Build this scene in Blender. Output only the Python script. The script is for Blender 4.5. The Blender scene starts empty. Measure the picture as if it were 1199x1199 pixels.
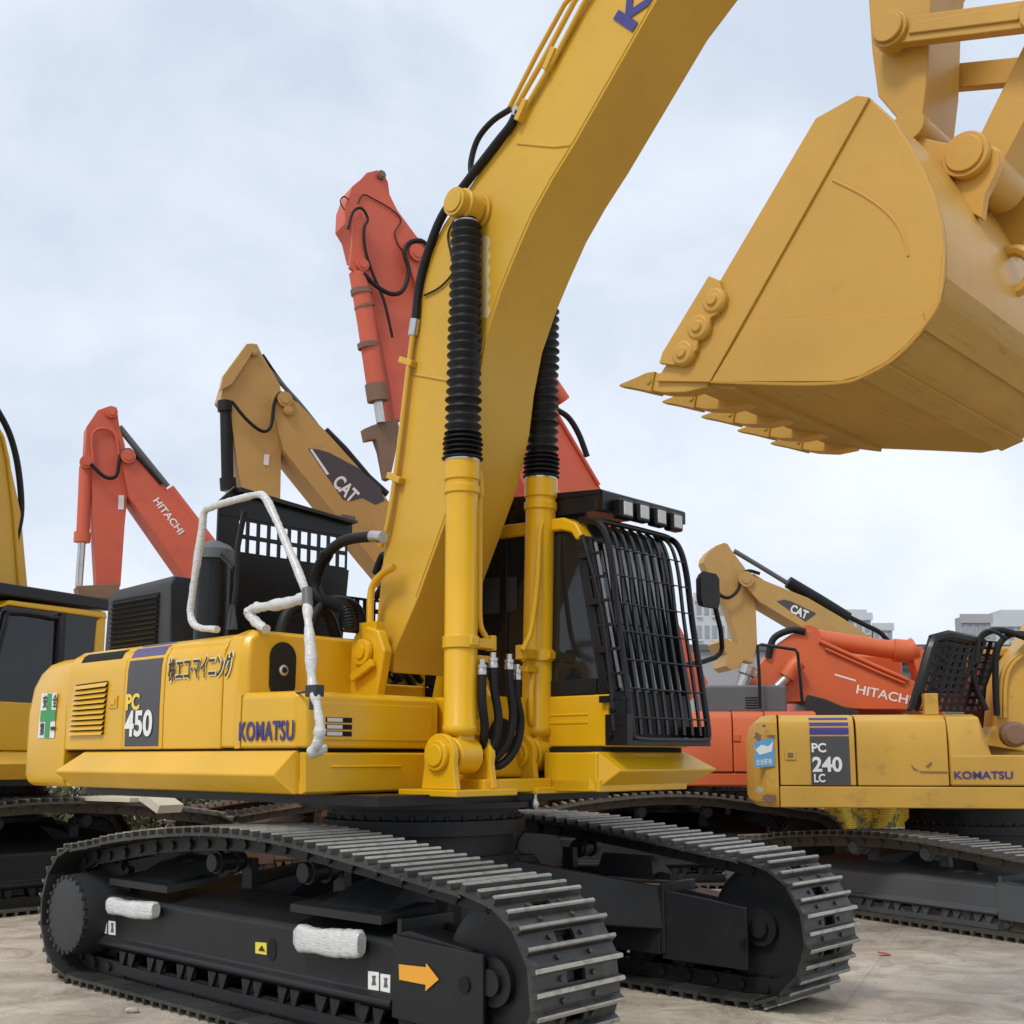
import bpy, bmesh, math, random
from mathutils import Vector, Matrix
random.seed(7)
R = math.radians
PI = math.pi
SC = bpy.context.scene
COL = SC.collection
V = Vector

# ------------------------------------------------------------------ camera model
FPX, HOR, EYE = 1350.0, 886.0, 1.72
_v = 9000.0
_a = (_v - math.sqrt(_v * _v - 4 * FPX * FPX)) / 2
PY = HOR - _a
PITCH = math.atan(_a / FPX)


def ray(u, v):
    x = (u - 600) / FPX
    up = -(v - PY) / FPX
    return V((x, math.cos(PITCH) - up * math.sin(PITCH), math.sin(PITCH) + up * math.cos(PITCH)))


class Frame:
    """ground frame of one machine: X forward, Y to its left, Z up"""
    def __init__(s, x, y, th):
        t = R(th)
        s.o = V((x, y, 0))
        s.f = V((math.sin(t), math.cos(t), 0))
        s.l = V((-math.cos(t), math.sin(t), 0))
        s.rz = math.atan2(s.f.y, s.f.x)

    def at(s, u, v, X=None, Y=None, Z=None):
        r = ray(u, v)
        c = V((0, 0, EYE))
        if Z is not None:
            k = (Z - c.z) / r.z
        elif Y is not None:
            k = (Y - (c - s.o).dot(s.l)) / r.dot(s.l)
        else:
            k = (X - (c - s.o).dot(s.f)) / r.dot(s.f)
        p = c + r * k - s.o
        return V((p.dot(s.f), p.dot(s.l), p.z))


# ------------------------------------------------------------------ materials
def newmat(name):
    m = bpy.data.materials.new(name)
    m.use_nodes = True
    return m, m.node_tree.nodes, m.node_tree.links, m.node_tree.nodes['Principled BSDF']


def paint(name, col, rough=.35, dirt=.15, dcol=(.12, .09, .06), coat=.15, scale=2.0, metal=0.0, bump=.0, dsc=5.0, dthr=.55, spec=.5, st=None, vary=False):
    m, n, l, p = newmat(name)
    tc = n.new('ShaderNodeTexCoord')
    a = n.new('ShaderNodeTexNoise')
    a.inputs['Scale'].default_value = scale
    a.inputs['Detail'].default_value = 6
    l.new(tc.outputs['Object'], a.inputs['Vector'])
    hs = n.new('ShaderNodeMapRange')
    hs.inputs['From Min'].default_value = .3
    hs.inputs['From Max'].default_value = .7
    hs.inputs['To Min'].default_value = .9
    hs.inputs['To Max'].default_value = 1.06
    l.new(a.outputs['Fac'], hs.inputs['Value'])
    mul = n.new('ShaderNodeVectorMath')
    mul.operation = 'SCALE'
    mul.inputs[0].default_value = col
    l.new(hs.outputs['Result'], mul.inputs['Scale'])
    if vary:
        oi = n.new('ShaderNodeObjectInfo')
        vr = n.new('ShaderNodeMapRange')
        vr.inputs['To Min'].default_value = .65
        vr.inputs['To Max'].default_value = 1.35
        l.new(oi.outputs['Random'], vr.inputs['Value'])
        m0 = n.new('ShaderNodeMath'); m0.operation = 'MULTIPLY'
        l.new(hs.outputs['Result'], m0.inputs[0]); l.new(vr.outputs['Result'], m0.inputs[1])
        l.new(m0.outputs[0], mul.inputs['Scale'])
    b = n.new('ShaderNodeTexNoise')
    b.inputs['Scale'].default_value = dsc
    b.inputs['Detail'].default_value = 10
    b.inputs['Roughness'].default_value = .7
    if st:
        mpn = n.new('ShaderNodeMapping')
        mpn.inputs['Scale'].default_value = st
        l.new(tc.outputs['Object'], mpn.inputs['Vector'])
        l.new(mpn.outputs['Vector'], b.inputs['Vector'])
    else:
        l.new(tc.outputs['Object'], b.inputs['Vector'])
    mr = n.new('ShaderNodeMapRange')
    mr.inputs['From Min'].default_value = dthr
    mr.inputs['From Max'].default_value = dthr + .18
    mr.inputs['To Max'].default_value = dirt
    l.new(b.outputs['Fac'], mr.inputs['Value'])
    mx = n.new('ShaderNodeMix')
    mx.data_type = 'RGBA'
    l.new(mr.outputs['Result'], mx.inputs['Factor'])
    l.new(mul.outputs['Vector'], mx.inputs['A'])
    mx.inputs['B'].default_value = (*dcol, 1)
    l.new(mx.outputs['Result'], p.inputs['Base Color'])
    rr = n.new('ShaderNodeMapRange')
    rr.inputs['To Min'].default_value = max(.05, rough - .08)
    rr.inputs['To Max'].default_value = rough + .14
    l.new(b.outputs['Fac'], rr.inputs['Value'])
    l.new(rr.outputs['Result'], p.inputs['Roughness'])
    p.inputs['Metallic'].default_value = metal
    p.inputs['Coat Weight'].default_value = coat
    p.inputs['Coat Roughness'].default_value = .15
    p.inputs['Specular IOR Level'].default_value = spec
    if bump > 0:
        bn = n.new('ShaderNodeBump')
        bn.inputs['Strength'].default_value = bump
        bn.inputs['Distance'].default_value = .01
        l.new(b.outputs['Fac'], bn.inputs['Height'])
        l.new(bn.outputs['Normal'], p.inputs['Normal'])
    return m


M = {}
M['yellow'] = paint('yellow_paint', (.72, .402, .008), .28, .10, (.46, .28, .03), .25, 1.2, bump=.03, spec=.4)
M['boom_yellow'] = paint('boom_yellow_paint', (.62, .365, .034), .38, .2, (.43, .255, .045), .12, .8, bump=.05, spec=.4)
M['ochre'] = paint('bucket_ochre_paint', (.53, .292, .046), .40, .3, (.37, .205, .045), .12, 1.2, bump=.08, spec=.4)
M['wornyellow'] = paint('worn_bucket_bottom', (.44, .25, .04), .55, .45, (.13, .075, .035), .0, 1.5, bump=.2, dsc=9, dthr=.55, spec=.35, st=(3.0, .30, 3.0))
M['oldyellow'] = paint('weathered_yellow_paint', (.58, .33, .045), .45, .6, (.20, .11, .04), .05, 1.4, bump=.05, dsc=3.2, dthr=.56)
M['cat'] = paint('buff_yellow_paint', (.47, .29, .085), .5, .3, (.22, .14, .06), .0, 1.6, bump=.04, dsc=3.0)
M['orange'] = paint('faded_orange_paint', (.60, .120, .036), .42, .35, (.30, .07, .035), .05, 1.2, bump=.04, dsc=3.0)
M['salmon'] = paint('sun_faded_orange_paint', (.58, .105, .055), .55, .35, (.28, .07, .05), .0, 1.0, bump=.05, dsc=2.5)
M['black'] = paint('black_undercarriage_paint', (.014, .015, .017), .42, .25, (.045, .041, .036), .0, 2.5, bump=.08, spec=.35)
M['gloss_black'] = paint('gloss_black_paint', (.007, .007, .008), .30, .15, (.03, .03, .028), .0, 2.5, spec=.35)
M['greyblack'] = paint('dark_grey_paint', (.032, .034, .037), .42, .25, (.065, .06, .053), .0, 2.0, bump=.05, spec=.35)
M['slate'] = paint('slate_grey_paint', (.10, .11, .12), .5, .2, (.16, .15, .13), .0, 2.0)
M['shoe'] = paint('track_shoe_steel', (.040, .041, .038), .42, .6, (.13, .11, .085), .0, 5.0, metal=.2, bump=.3, dsc=7, dthr=.47, vary=True)
M['edge'] = paint('worn_grouser_steel', (.36, .345, .31), .42, .7, (.13, .11, .085), .0, 6.0, metal=.35, bump=.3, dsc=10, dthr=.48, vary=True)
M['dshoe'] = paint('dusty_track_steel', (.085, .075, .062), .7, .5, (.17, .14, .10), .0, 5.0, bump=.25, dsc=9)
M['rust'] = paint('rusty_brown_steel', (.20, .12, .08), .75, .6, (.10, .06, .04), .0, 4.0, bump=.3, dsc=7)
M['rubber'] = paint('black_rubber', (.008, .008, .009), .50, .35, (.03, .029, .028), .0, 4.0, bump=.08, spec=.3)
M['steel'] = paint('bright_steel', (.55, .55, .54), .25, .3, (.30, .28, .25), .0, 8.0, metal=.9)
M['wrap'] = paint('white_plastic_wrap', (.66, .67, .65), .28, .55, (.36, .37, .36), .35, 18.0, bump=1.0, dsc=16, dthr=.50, st=(1, 1, 4.5))
M['white'] = paint('white_vinyl', (.78, .78, .76), .45, .1)
M['navy'] = paint('navy_vinyl', (.035, .030, .20), .45, .1)
M['stripe'] = paint('violet_navy_vinyl', (.085, .075, .20), .45, .1)
M['decal'] = paint('charcoal_vinyl', (.055, .055, .06), .5, .1)
M['green'] = paint('green_vinyl', (.02, .30, .07), .45, .05)
M['lblue'] = paint('light_blue_vinyl', (.10, .36, .62), .45, .1)
M['lemon'] = paint('yellow_sticker', (.72, .62, .05), .5, .1)
M['arrow'] = paint('orange_sticker', (.80, .36, .03), .45, .05)
M['gold'] = paint('gold_vinyl', (.85, .62, .06), .45, .05)
M['palevinyl'] = paint('pale_yellow_vinyl', (.72, .66, .38), .5, .05)
M['glass_sheen'] = paint('pale_glass_reflection', (.36, .38, .40), .6, .2)  # colour of the reflections painted over the windscreen
M['blackvinyl'] = paint('black_vinyl', (.015, .015, .015), .5, .05)
M['hole'] = paint('dark_opening', (.006, .006, .006), .9, .0, coat=0)
M['lens'] = paint('lamp_lens', (.55, .56, .56), .12, .1, coat=.5)
M['concretewall'] = paint('grey_render', (.33, .34, .35), .85, .3, (.22, .22, .22), .0, .15, dsc=.4)
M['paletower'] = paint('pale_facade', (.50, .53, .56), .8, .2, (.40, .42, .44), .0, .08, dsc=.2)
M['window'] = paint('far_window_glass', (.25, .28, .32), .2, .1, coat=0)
M['sheddark'] = paint('dark_corrugated_steel', (.10, .115, .125), .6, .3, (.16, .15, .14), .0, .5)
M['cream'] = paint('cream_board', (.62, .58, .46), .6, .35, (.35, .30, .2), .0, 3)
M['redpaper'] = paint('red_paper', (.5, .08, .06), .7, .2)
M['stone'] = paint('pale_stone', (.42, .38, .32), .9, .3, (.25, .22, .18), .0, 20)
M['spray'] = paint('pale_overspray_yellow', (.66, .52, .26), .5, .1, (.62, .38, .07), .0, 4, dsc=14, dthr=.5)


def glassmat(name, col):
    m, n, l, p = newmat(name)
    p.inputs['Base Color'].default_value = (*col, 1)
    p.inputs['Roughness'].default_value = .06
    p.inputs['Specular IOR Level'].default_value = .5
    return m


M['glass'] = glassmat('dark_tinted_glass', (.010, .012, .013))


def netmat():
    m, n, l, p = newmat('yellow_net_over_weeds')
    tc = n.new('ShaderNodeTexCoord')
    a = n.new('ShaderNodeTexNoise'); a.inputs['Scale'].default_value = 3.5; a.inputs['Detail'].default_value = 9; a.inputs['Roughness'].default_value = .75
    l.new(tc.outputs['Object'], a.inputs['Vector'])
    w = n.new('ShaderNodeTexBrick'); w.inputs['Scale'].default_value = 9; w.inputs['Mortar Size'].default_value = .03
    w.inputs['Color1'].default_value = (.80, .56, .03, 1); w.inputs['Color2'].default_value = (.70, .47, .04, 1); w.inputs['Mortar'].default_value = (.12, .10, .03, 1)
    mp = n.new('ShaderNodeMapping'); mp.inputs['Rotation'].default_value = (R(90), 0, 0)
    l.new(tc.outputs['Object'], mp.inputs['Vector']); l.new(mp.outputs['Vector'], w.inputs['Vector'])
    cr = n.new('ShaderNodeMapRange'); cr.inputs['From Min'].default_value = .50; cr.inputs['From Max'].default_value = .58
    l.new(a.outputs['Fac'], cr.inputs['Value'])
    mx = n.new('ShaderNodeMix'); mx.data_type = 'RGBA'
    l.new(cr.outputs['Result'], mx.inputs['Factor']); l.new(w.outputs['Color'], mx.inputs['A']); mx.inputs['B'].default_value = (.10, .10, .035, 1)
    l.new(mx.outputs['Result'], p.inputs['Base Color']); p.inputs['Roughness'].default_value = .8
    return m


M['net'] = netmat()


def groundmat():
    m, n, l, p = newmat('worn_concrete_yard')
    tc = n.new('ShaderNodeTexCoord')

    def noise(s, d, r=.6, dist=0):
        a = n.new('ShaderNodeTexNoise'); a.inputs['Scale'].default_value = s; a.inputs['Detail'].default_value = d
        a.inputs['Roughness'].default_value = r; a.inputs['Distortion'].default_value = dist
        l.new(tc.outputs['Object'], a.inputs['Vector']); return a
    big = noise(.35, 8, .62, .4)
    mid = noise(1.6, 12, .72, .9)
    fine = noise(45, 6, .7)
    r1 = n.new('ShaderNodeValToRGB'); e = r1.color_ramp.elements
    e[0].position = .32; e[0].color = (.41, .345, .265, 1); e[1].position = .68; e[1].color = (.62, .56, .465, 1)
    l.new(big.outputs['Fac'], r1.inputs['Fac'])
    r2 = n.new('ShaderNodeValToRGB'); e = r2.color_ramp.elements
    e[0].position = .35; e[0].color = (.50, .47, .43, 1); e[1].position = .60; e[1].color = (1.05, 1.04, 1.02, 1)
    l.new(mid.outputs['Fac'], r2.inputs['Fac'])
    mx = n.new('ShaderNodeMix'); mx.data_type = 'RGBA'; mx.blend_type = 'MULTIPLY'; mx.inputs['Factor'].default_value = .85
    l.new(r1.outputs['Color'], mx.inputs['A']); l.new(r2.outputs['Color'], mx.inputs['B'])
    r3 = n.new('ShaderNodeValToRGB'); e = r3.color_ramp.elements
    e[0].position = .3; e[0].color = (.80, .80, .80, 1); e[1].position = .7; e[1].color = (1.1, 1.1, 1.1, 1)
    l.new(fine.outputs['Fac'], r3.inputs['Fac'])
    m2 = n.new('ShaderNodeMix'); m2.data_type = 'RGBA'; m2.blend_type = 'MULTIPLY'; m2.inputs['Factor'].default_value = .8
    l.new(mx.outputs['Result'], m2.inputs['A']); l.new(r3.outputs['Color'], m2.inputs['B'])
    # slab joints and cracks
    br = n.new('ShaderNodeTexBrick'); br.inputs['Scale'].default_value = 1; br.inputs['Brick Width'].default_value = 5.2; br.inputs['Row Height'].default_value = 4.1
    br.offset = 0; br.inputs['Mortar Size'].default_value = .012; br.inputs['Mortar Smooth'].default_value = .3
    mp = n.new('ShaderNodeMapping'); mp.inputs['Rotation'].default_value = (0, 0, R(24)); mp.inputs['Location'].default_value = (1.3, .8, 0)
    l.new(tc.outputs['Object'], mp.inputs['Vector']); l.new(mp.outputs['Vector'], br.inputs['Vector'])
    vo = n.new('ShaderNodeTexVoronoi'); vo.feature = 'DISTANCE_TO_EDGE'; vo.inputs['Scale'].default_value = .45
    wv = n.new('ShaderNodeVectorMath'); wv.operation = 'ADD'
    sc = n.new('ShaderNodeVectorMath'); sc.operation = 'SCALE'; sc.inputs['Scale'].default_value = .5
    l.new(mid.outputs['Color'], sc.inputs[0]); l.new(tc.outputs['Object'], wv.inputs[0]); l.new(sc.outputs['Vector'], wv.inputs[1])
    l.new(wv.outputs['Vector'], vo.inputs['Vector'])
    ck = n.new('ShaderNodeMapRange'); ck.inputs['From Max'].default_value = .006; ck.inputs['To Min'].default_value = .45; ck.inputs['To Max'].default_value = 0
    l.new(vo.outputs['Distance'], ck.inputs['Value'])
    ad = n.new('ShaderNodeMath'); ad.operation = 'MAXIMUM'
    sm = n.new('ShaderNodeMath'); sm.operation = 'MULTIPLY'; sm.inputs[1].default_value = .2
    l.new(br.outputs['Fac'], sm.inputs[0]); l.new(sm.outputs[0], ad.inputs[0]); l.new(ck.outputs['Result'], ad.inputs[1])
    m3 = n.new('ShaderNodeMix'); m3.data_type = 'RGBA'
    l.new(ad.outputs[0], m3.inputs['Factor']); l.new(m2.outputs['Result'], m3.inputs['A']); m3.inputs['B'].default_value = (.13, .11, .09, 1)
    l.new(m3.outputs['Result'], p.inputs['Base Color'])
    rg = n.new('ShaderNodeMapRange'); rg.inputs['To Min'].default_value = .5; rg.inputs['To Max'].default_value = .95
    l.new(mid.outputs['Fac'], rg.inputs['Value']); l.new(rg.outputs['Result'], p.inputs['Roughness'])
    bp = n.new('ShaderNodeBump'); bp.inputs['Strength'].default_value = .35; bp.inputs['Distance'].default_value = .02
    l.new(fine.outputs['Fac'], bp.inputs['Height']); l.new(bp.outputs['Normal'], p.inputs['Normal'])
    return m


M['ground'] = groundmat()


# ------------------------------------------------------------------ mesh builder
class MB:
    def __init__(s):
        s.bm = bmesh.new()
        s.mi = 0

    def _faces(s, vs, fs, smooth=None):
        bv = [s.bm.verts.new(v) for v in vs]
        for f in fs:
            try:
                fc = s.bm.faces.new([bv[i] for i in f])
                fc.material_index = s.mi
            except ValueError:
                pass
        return bv

    def box(s, c, d, rot=None):
        c = V(c)
        x, y, z = d[0] / 2, d[1] / 2, d[2] / 2
        vs = [V((i * x, j * y, k * z)) for k in (-1, 1) for j in (-1, 1) for i in (-1, 1)]
        if rot is not None:
            vs = [rot @ v for v in vs]
        vs = [v + c for v in vs]
        s._faces(vs, [(0, 2, 3, 1), (4, 5, 7, 6), (0, 1, 5, 4), (2, 6, 7, 3), (0, 4, 6, 2), (1, 3, 7, 5)])
        return s

    def bx(s, x0, x1, y0, y1, z0, z1):
        return s.box(((x0 + x1) / 2, (y0 + y1) / 2, (z0 + z1) / 2), (abs(x1 - x0), abs(y1 - y0), abs(z1 - z0)))

    def prism(s, pts, vec):
        pts = [V(p) for p in pts]
        vec = V(vec)
        nrm = V((0, 0, 0))
        for i in range(len(pts)):
            a, b = pts[i], pts[(i + 1) % len(pts)]
            nrm += a.cross(b)
        if nrm.dot(vec) > 0:
            pts = pts[::-1]
        n = len(pts)
        vs = pts + [p + vec for p in pts]
        fs = [tuple(range(n)), tuple(range(2 * n - 1, n - 1, -1))]
        fs += [(i, i + n, (i + 1) % n + n, (i + 1) % n)[::1] for i in range(n)]
        s._faces(vs, fs)
        return s

    def frustum(s, p0, p1):
        """loft between two equal-length polygons"""
        n = len(p0)
        vs = [V(p) for p in p0] + [V(p) for p in p1]
        fs = [tuple(range(n))[::-1], tuple(range(n, 2 * n))]
        fs += [(i, (i + 1) % n, (i + 1) % n + n, i + n) for i in range(n)]
        s._faces(vs, fs)
        return s

    def loft(s, rings, caps=True, closed=True):
        n = len(rings[0])
        vs = [V(p) for r in rings for p in r]
        fs = []
        for k in range(len(rings) - 1):
            for i in range(n if closed else n - 1):
                a = k * n + i
                b = k * n + (i + 1) % n
                fs.append((a, b, b + n, a + n))
        if caps:
            fs.append(tuple(range(n))[::-1])
            fs.append(tuple(range((len(rings) - 1) * n, len(rings) * n)))
        s._faces(vs, fs)
        return s

    def lathe(s, p0, p1, prof, n=20):
        """prof: list of (t 0..1 along p0->p1, radius)"""
        p0, p1 = V(p0), V(p1)
        ax = (p1 - p0)
        q = ax.normalized()
        a = q.orthogonal().normalized()
        b = q.cross(a)
        rings = []
        for t, r in prof:
            c = p0 + ax * t
            rings.append([c + (a * math.cos(2 * PI * i / n) + b * math.sin(2 * PI * i / n)) * r for i in range(n)])
        return s.loft(rings)

    def cyl(s, p0, p1, r, r2=None, n=20):
        return s.lathe(p0, p1, [(0, r), (1, r if r2 is None else r2)], n)

    def tube(s, pts, r, n=10, smooth=0):
        pts = [V(p) for p in pts]
        if smooth:
            pts = spline(pts, smooth)
        rings = []
        t0 = (pts[1] - pts[0]).normalized()
        a = t0.orthogonal().normalized()
        for i, p in enumerate(pts):
            t = (pts[min(i + 1, len(pts) - 1)] - pts[max(i - 1, 0)])
            if t.length < 1e-9:
                t = t0
            t = t.normalized()
            a = (a - t * a.dot(t))
            a = a.normalized() if a.length > 1e-6 else t.orthogonal().normalized()
            b = t.cross(a)
            rr = r(i / (len(pts) - 1)) if callable(r) else r
            rings.append([p + (a * math.cos(2 * PI * k / n) + b * math.sin(2 * PI * k / n)) * rr for k in range(n)])
        return s.loft(rings)

    def build(s, name, mat, parent=None, bevel=0, seg=2, smooth=35, rz=0):
        me = bpy.data.meshes.new(name)
        bmesh.ops.recalc_face_normals(s.bm, faces=s.bm.faces)
        s.bm.to_mesh(me)
        s.bm.free()
        for mm in (mat if isinstance(mat, (list, tuple)) else [mat]):
            me.materials.append(mm)
        o = bpy.data.objects.new(name, me)
        COL.objects.link(o)
        if parent is not None:
            o.parent = parent
        o.rotation_euler.z = rz
        me.shade_smooth()
        if bevel:
            b = o.modifiers.new('bevel', 'BEVEL')
            b.width = bevel
            b.segments = seg
            b.limit_method = 'ANGLE'
            b.angle_limit = R(32)
            b.harden_normals = True
            b.use_clamp_overlap = True
        else:
            me.set_sharp_from_angle(angle=R(smooth))
        return o


def spline(pts, sub):
    out = []
    P = [pts[0]] + list(pts) + [pts[-1]]
    for i in range(1, len(P) - 2):
        p0, p1, p2, p3 = P[i - 1], P[i], P[i + 1], P[i + 2]
        for k in range(sub):
            t = k / sub
            out.append(.5 * ((2 * p1) + (-p0 + p2) * t + (2 * p0 - 5 * p1 + 4 * p2 - p3) * t * t + (-p0 + 3 * p1 - 3 * p2 + p3) * t ** 3))
    out.append(P[-2])
    return out


def thing(name, label, cat, fr=None, group=None, loc=(0, 0, 0), rz=0):
    o = bpy.data.objects.new(name, None)
    COL.objects.link(o)
    o.empty_display_size = .3
    if fr:
        o.location = fr.o
        o.rotation_euler.z = fr.rz
    else:
        o.location = loc
        o.rotation_euler.z = rz
    tag(o, label, cat, group)
    return o


def tag(o, label=None, cat=None, group=None, kind=None):
    if label: o['label'] = label
    if cat: o['category'] = cat
    if group: o['group'] = group
    if kind: o['kind'] = kind
    return o


def text(name, body, parent, mat, org, xd, up, w, h, bold=.0, rz=0, slant=0, space=1.0, ext=.0012):
    """lettering w wide and h high whose lower left corner is org, on the plane xd/up"""
    c = bpy.data.curves.new(name, 'FONT')
    c.body = body
    c.extrude = ext
    c.offset = bold
    c.shear = slant
    c.space_character = space
    c.resolution_u = 4
    t = bpy.data.objects.new(name + '_tmp', c)
    COL.objects.link(t)
    me = bpy.data.meshes.new_from_object(t.evaluated_get(bpy.context.evaluated_depsgraph_get()))
    bpy.data.objects.remove(t)
    me.name = name
    xs = [v.co.x for v in me.vertices]; ys = [v.co.y for v in me.vertices]
    x0, x1, y0, y1 = min(xs), max(xs), min(ys), max(ys)
    xd = V(xd).normalized(); up = V(up); up = (up - xd * up.dot(xd)).normalized(); nz = xd.cross(up)
    for v in me.vertices:
        a = (v.co.x - x0) / (x1 - x0) * w
        b = (v.co.y - y0) / (y1 - y0) * h
        v.co = V(org) + xd * a + up * b + nz * (v.co.z + .0016)
    me.materials.clear(); me.materials.append(mat)
    o = bpy.data.objects.new(name, me)
    COL.objects.link(o)
    o.parent = parent
    o.rotation_euler.z = rz
    return o


def perforated(mb, o, u, v, nu, nv, fu, fv, th):
    """plate spanned by u and v from o with nu x nv rectangular holes"""
    o, u, v = V(o), V(u), V(v)
    n = u.cross(v).normalized() * th
    cu, cv = 1 / nu, 1 / nv
    for i in range(nu + 1):
        a = max(0, i * cu - (1 - fu) * cu / 2); b = min(1, i * cu + (1 - fu) * cu / 2)
        mb.prism([o + u * a, o + u * b, o + u * b + v, o + u * a + v], n)
    for j in range(nv + 1):
        a = max(0, j * cv - (1 - fv) * cv / 2); b = min(1, j * cv + (1 - fv) * cv / 2)
        mb.prism([o + v * a + n * .02, o + u + v * a + n * .02, o + u + v * b + n * .02, o + v * b + n * .02], n * .96)


# ------------------------------------------------------------------ tracks
def loop_path(L, r0, r1, ztop, zm, N, droop=.0):
    """closed track outline in XZ: rear sprocket radius r0, front idler radius r1; clockwise seen from the right side"""
    pts = []
    cx = L - r0
    pts += [V((-cx + 1.1 * .12, 0, 0))]
    for k in range(0, 11):
        a = R(-90 - 15 - k * 15)
        if k * 15 + 15 > 165: break
        pts.append(V((-cx + r0 * math.cos(a), 0, r0 + r0 * math.sin(a))))
    x0 = -cx + .05
    x1 = L - r1 - .05
    for x, z in zm:
        pts.append(V((x, 0, z)))
    cx1 = L - r1
    for k in range(0, 11):
        a = R(75 - k * 15)
        if 75 - k * 15 < -80: break
        pts.append(V((cx1 + r1 * math.cos(a), 0, r1 + r1 * math.sin(a))))
    m = 8
    for k in range(m):
        pts.append(V((cx1 - .1 + (-(cx + cx1) + .25) * k / m, 0, 0)))
    P = spline(pts + [pts[0]], 6)
    ln = [0]
    for i in range(1, len(P)): ln.append(ln[-1] + (P[i] - P[i - 1]).length)
    T = ln[-1]
    out = []
    j = 0
    for i in range(N):
        s = T * i / N
        while ln[j + 1] < s: j += 1
        q = (s - ln[j]) / max(1e-9, ln[j + 1] - ln[j])
        out.append(P[j].lerp(P[j + 1], q))
    return out, T / N


SHOE = {}


def shoe_mesh(pitch, w, key):
    k = (round(pitch, 3), w, key)
    if k in SHOE: return SHOE[k]
    mb = MB()
    p = pitch
    hw = w / 2
    gz = .045
    t = .022
    top = -gz
    # plate with a clean-out hole in the middle
    hx, hy = .030, .075
    xc_ = -.026
    mb.bx(-p / 2 + .003, p / 2 - .003, -hw, -hy, top - t, top)
    mb.bx(-p / 2 + .003, p / 2 - .003, hy, hw, top - t, top)
    mb.bx(-p / 2 + .003, xc_ - hx, -hy, hy, top - t - .0005, top - .0005)
    mb.bx(xc_ + hx, p / 2 - .003, -hy, hy, top - t - .0005, top - .0005)
    # overlap lip
    mb.prism([(p / 2 - .01, -hw, top - .001), (p / 2 + .012, -hw, top - .02), (p / 2 + .012, -hw, top - .03), (p / 2 - .01, -hw, top - t)], (0, w, 0))
    # bolts
    for sx in (xc_, .082):
        for sy in (-.13, .13):
            mb.lathe((sx, sy, top), (sx, sy, top + .016), [(0, .016), (1, .014)], 6)
    for gx in (-p * .36, p * .14):
        mb.prism([(gx - .022, -hw, top - .002), (gx + .022, -hw, top - .002), (gx + .013, -hw, -.010), (gx - .013, -hw, -.010)], (0, w, 0))
        mb.mi = 1
        mb.prism([(gx - .013, -hw, -.0105), (gx + .013, -hw, -.0105), (gx + .008, -hw, 0), (gx - .008, -hw, 0)], (0, w, 0))
        mb.mi = 0
    me_o = mb.build('track_shoe', {'main': [M['shoe'], M['edge']], 'dusty': [M['dshoe'], M['edge']], 'rust': [M['rust'], M['dshoe']]}[key])
    me = me_o.data
    bpy.data.objects.remove(me_o)
    SHOE[k] = me
    return me


def make_track(root, Y, w, L, r0, r1, zm, N, key, rz=0, shoes=True):
    path, pitch = loop_path(L, r0, r1, 0, zm, N)
    mb = MB()
    n = len(path)
    for i, p in enumerate(path):
        t = (path[(i + 1) % n] - path[i - 1]).normalized()
        up = V((-t.z, 0, t.x))
        b = math.atan2(t.z, t.x)
        rot = Matrix.Rotation(-b, 3, 'Y')
        for sy in (-.105, .105):
            off = .018 if i % 2 else 0
            mb.box(p + V((0, Y + sy + math.copysign(off, sy) * .4, 0)) - up * .125, (pitch * 1.04, .035, .105), rot)
        pc = p + t * pitch * .5 - up * .13
        mb.cyl(pc + V((0, Y - .15, 0)), pc + V((0, Y + .15, 0)), .033, n=8)
    tr = mb.build('track_chain', M['black'] if key == 'main' else M['dshoe'], root, rz=rz)
    if shoes:
        me = shoe_mesh(pitch, w, key)
        for i, p in enumerate(path):
            t = (path[(i + 1) % n] - path[i - 1]).normalized()
            o = bpy.data.objects.new('track_shoe', me)
            COL.objects.link(o)
            o.parent = tr
            o.location = (p.x, Y, p.z)
            o.rotation_euler.y = -math.atan2(t.z, t.x)
    return tr


ZM_MAIN = [(-1.97, 1.085), (-1.62, 1.145), (-1.1, 1.205), (-.5, 1.25), (0, 1.26), (.5, 1.24), (1.0, 1.19), (1.5, 1.13), (1.95, 1.07)]


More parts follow.
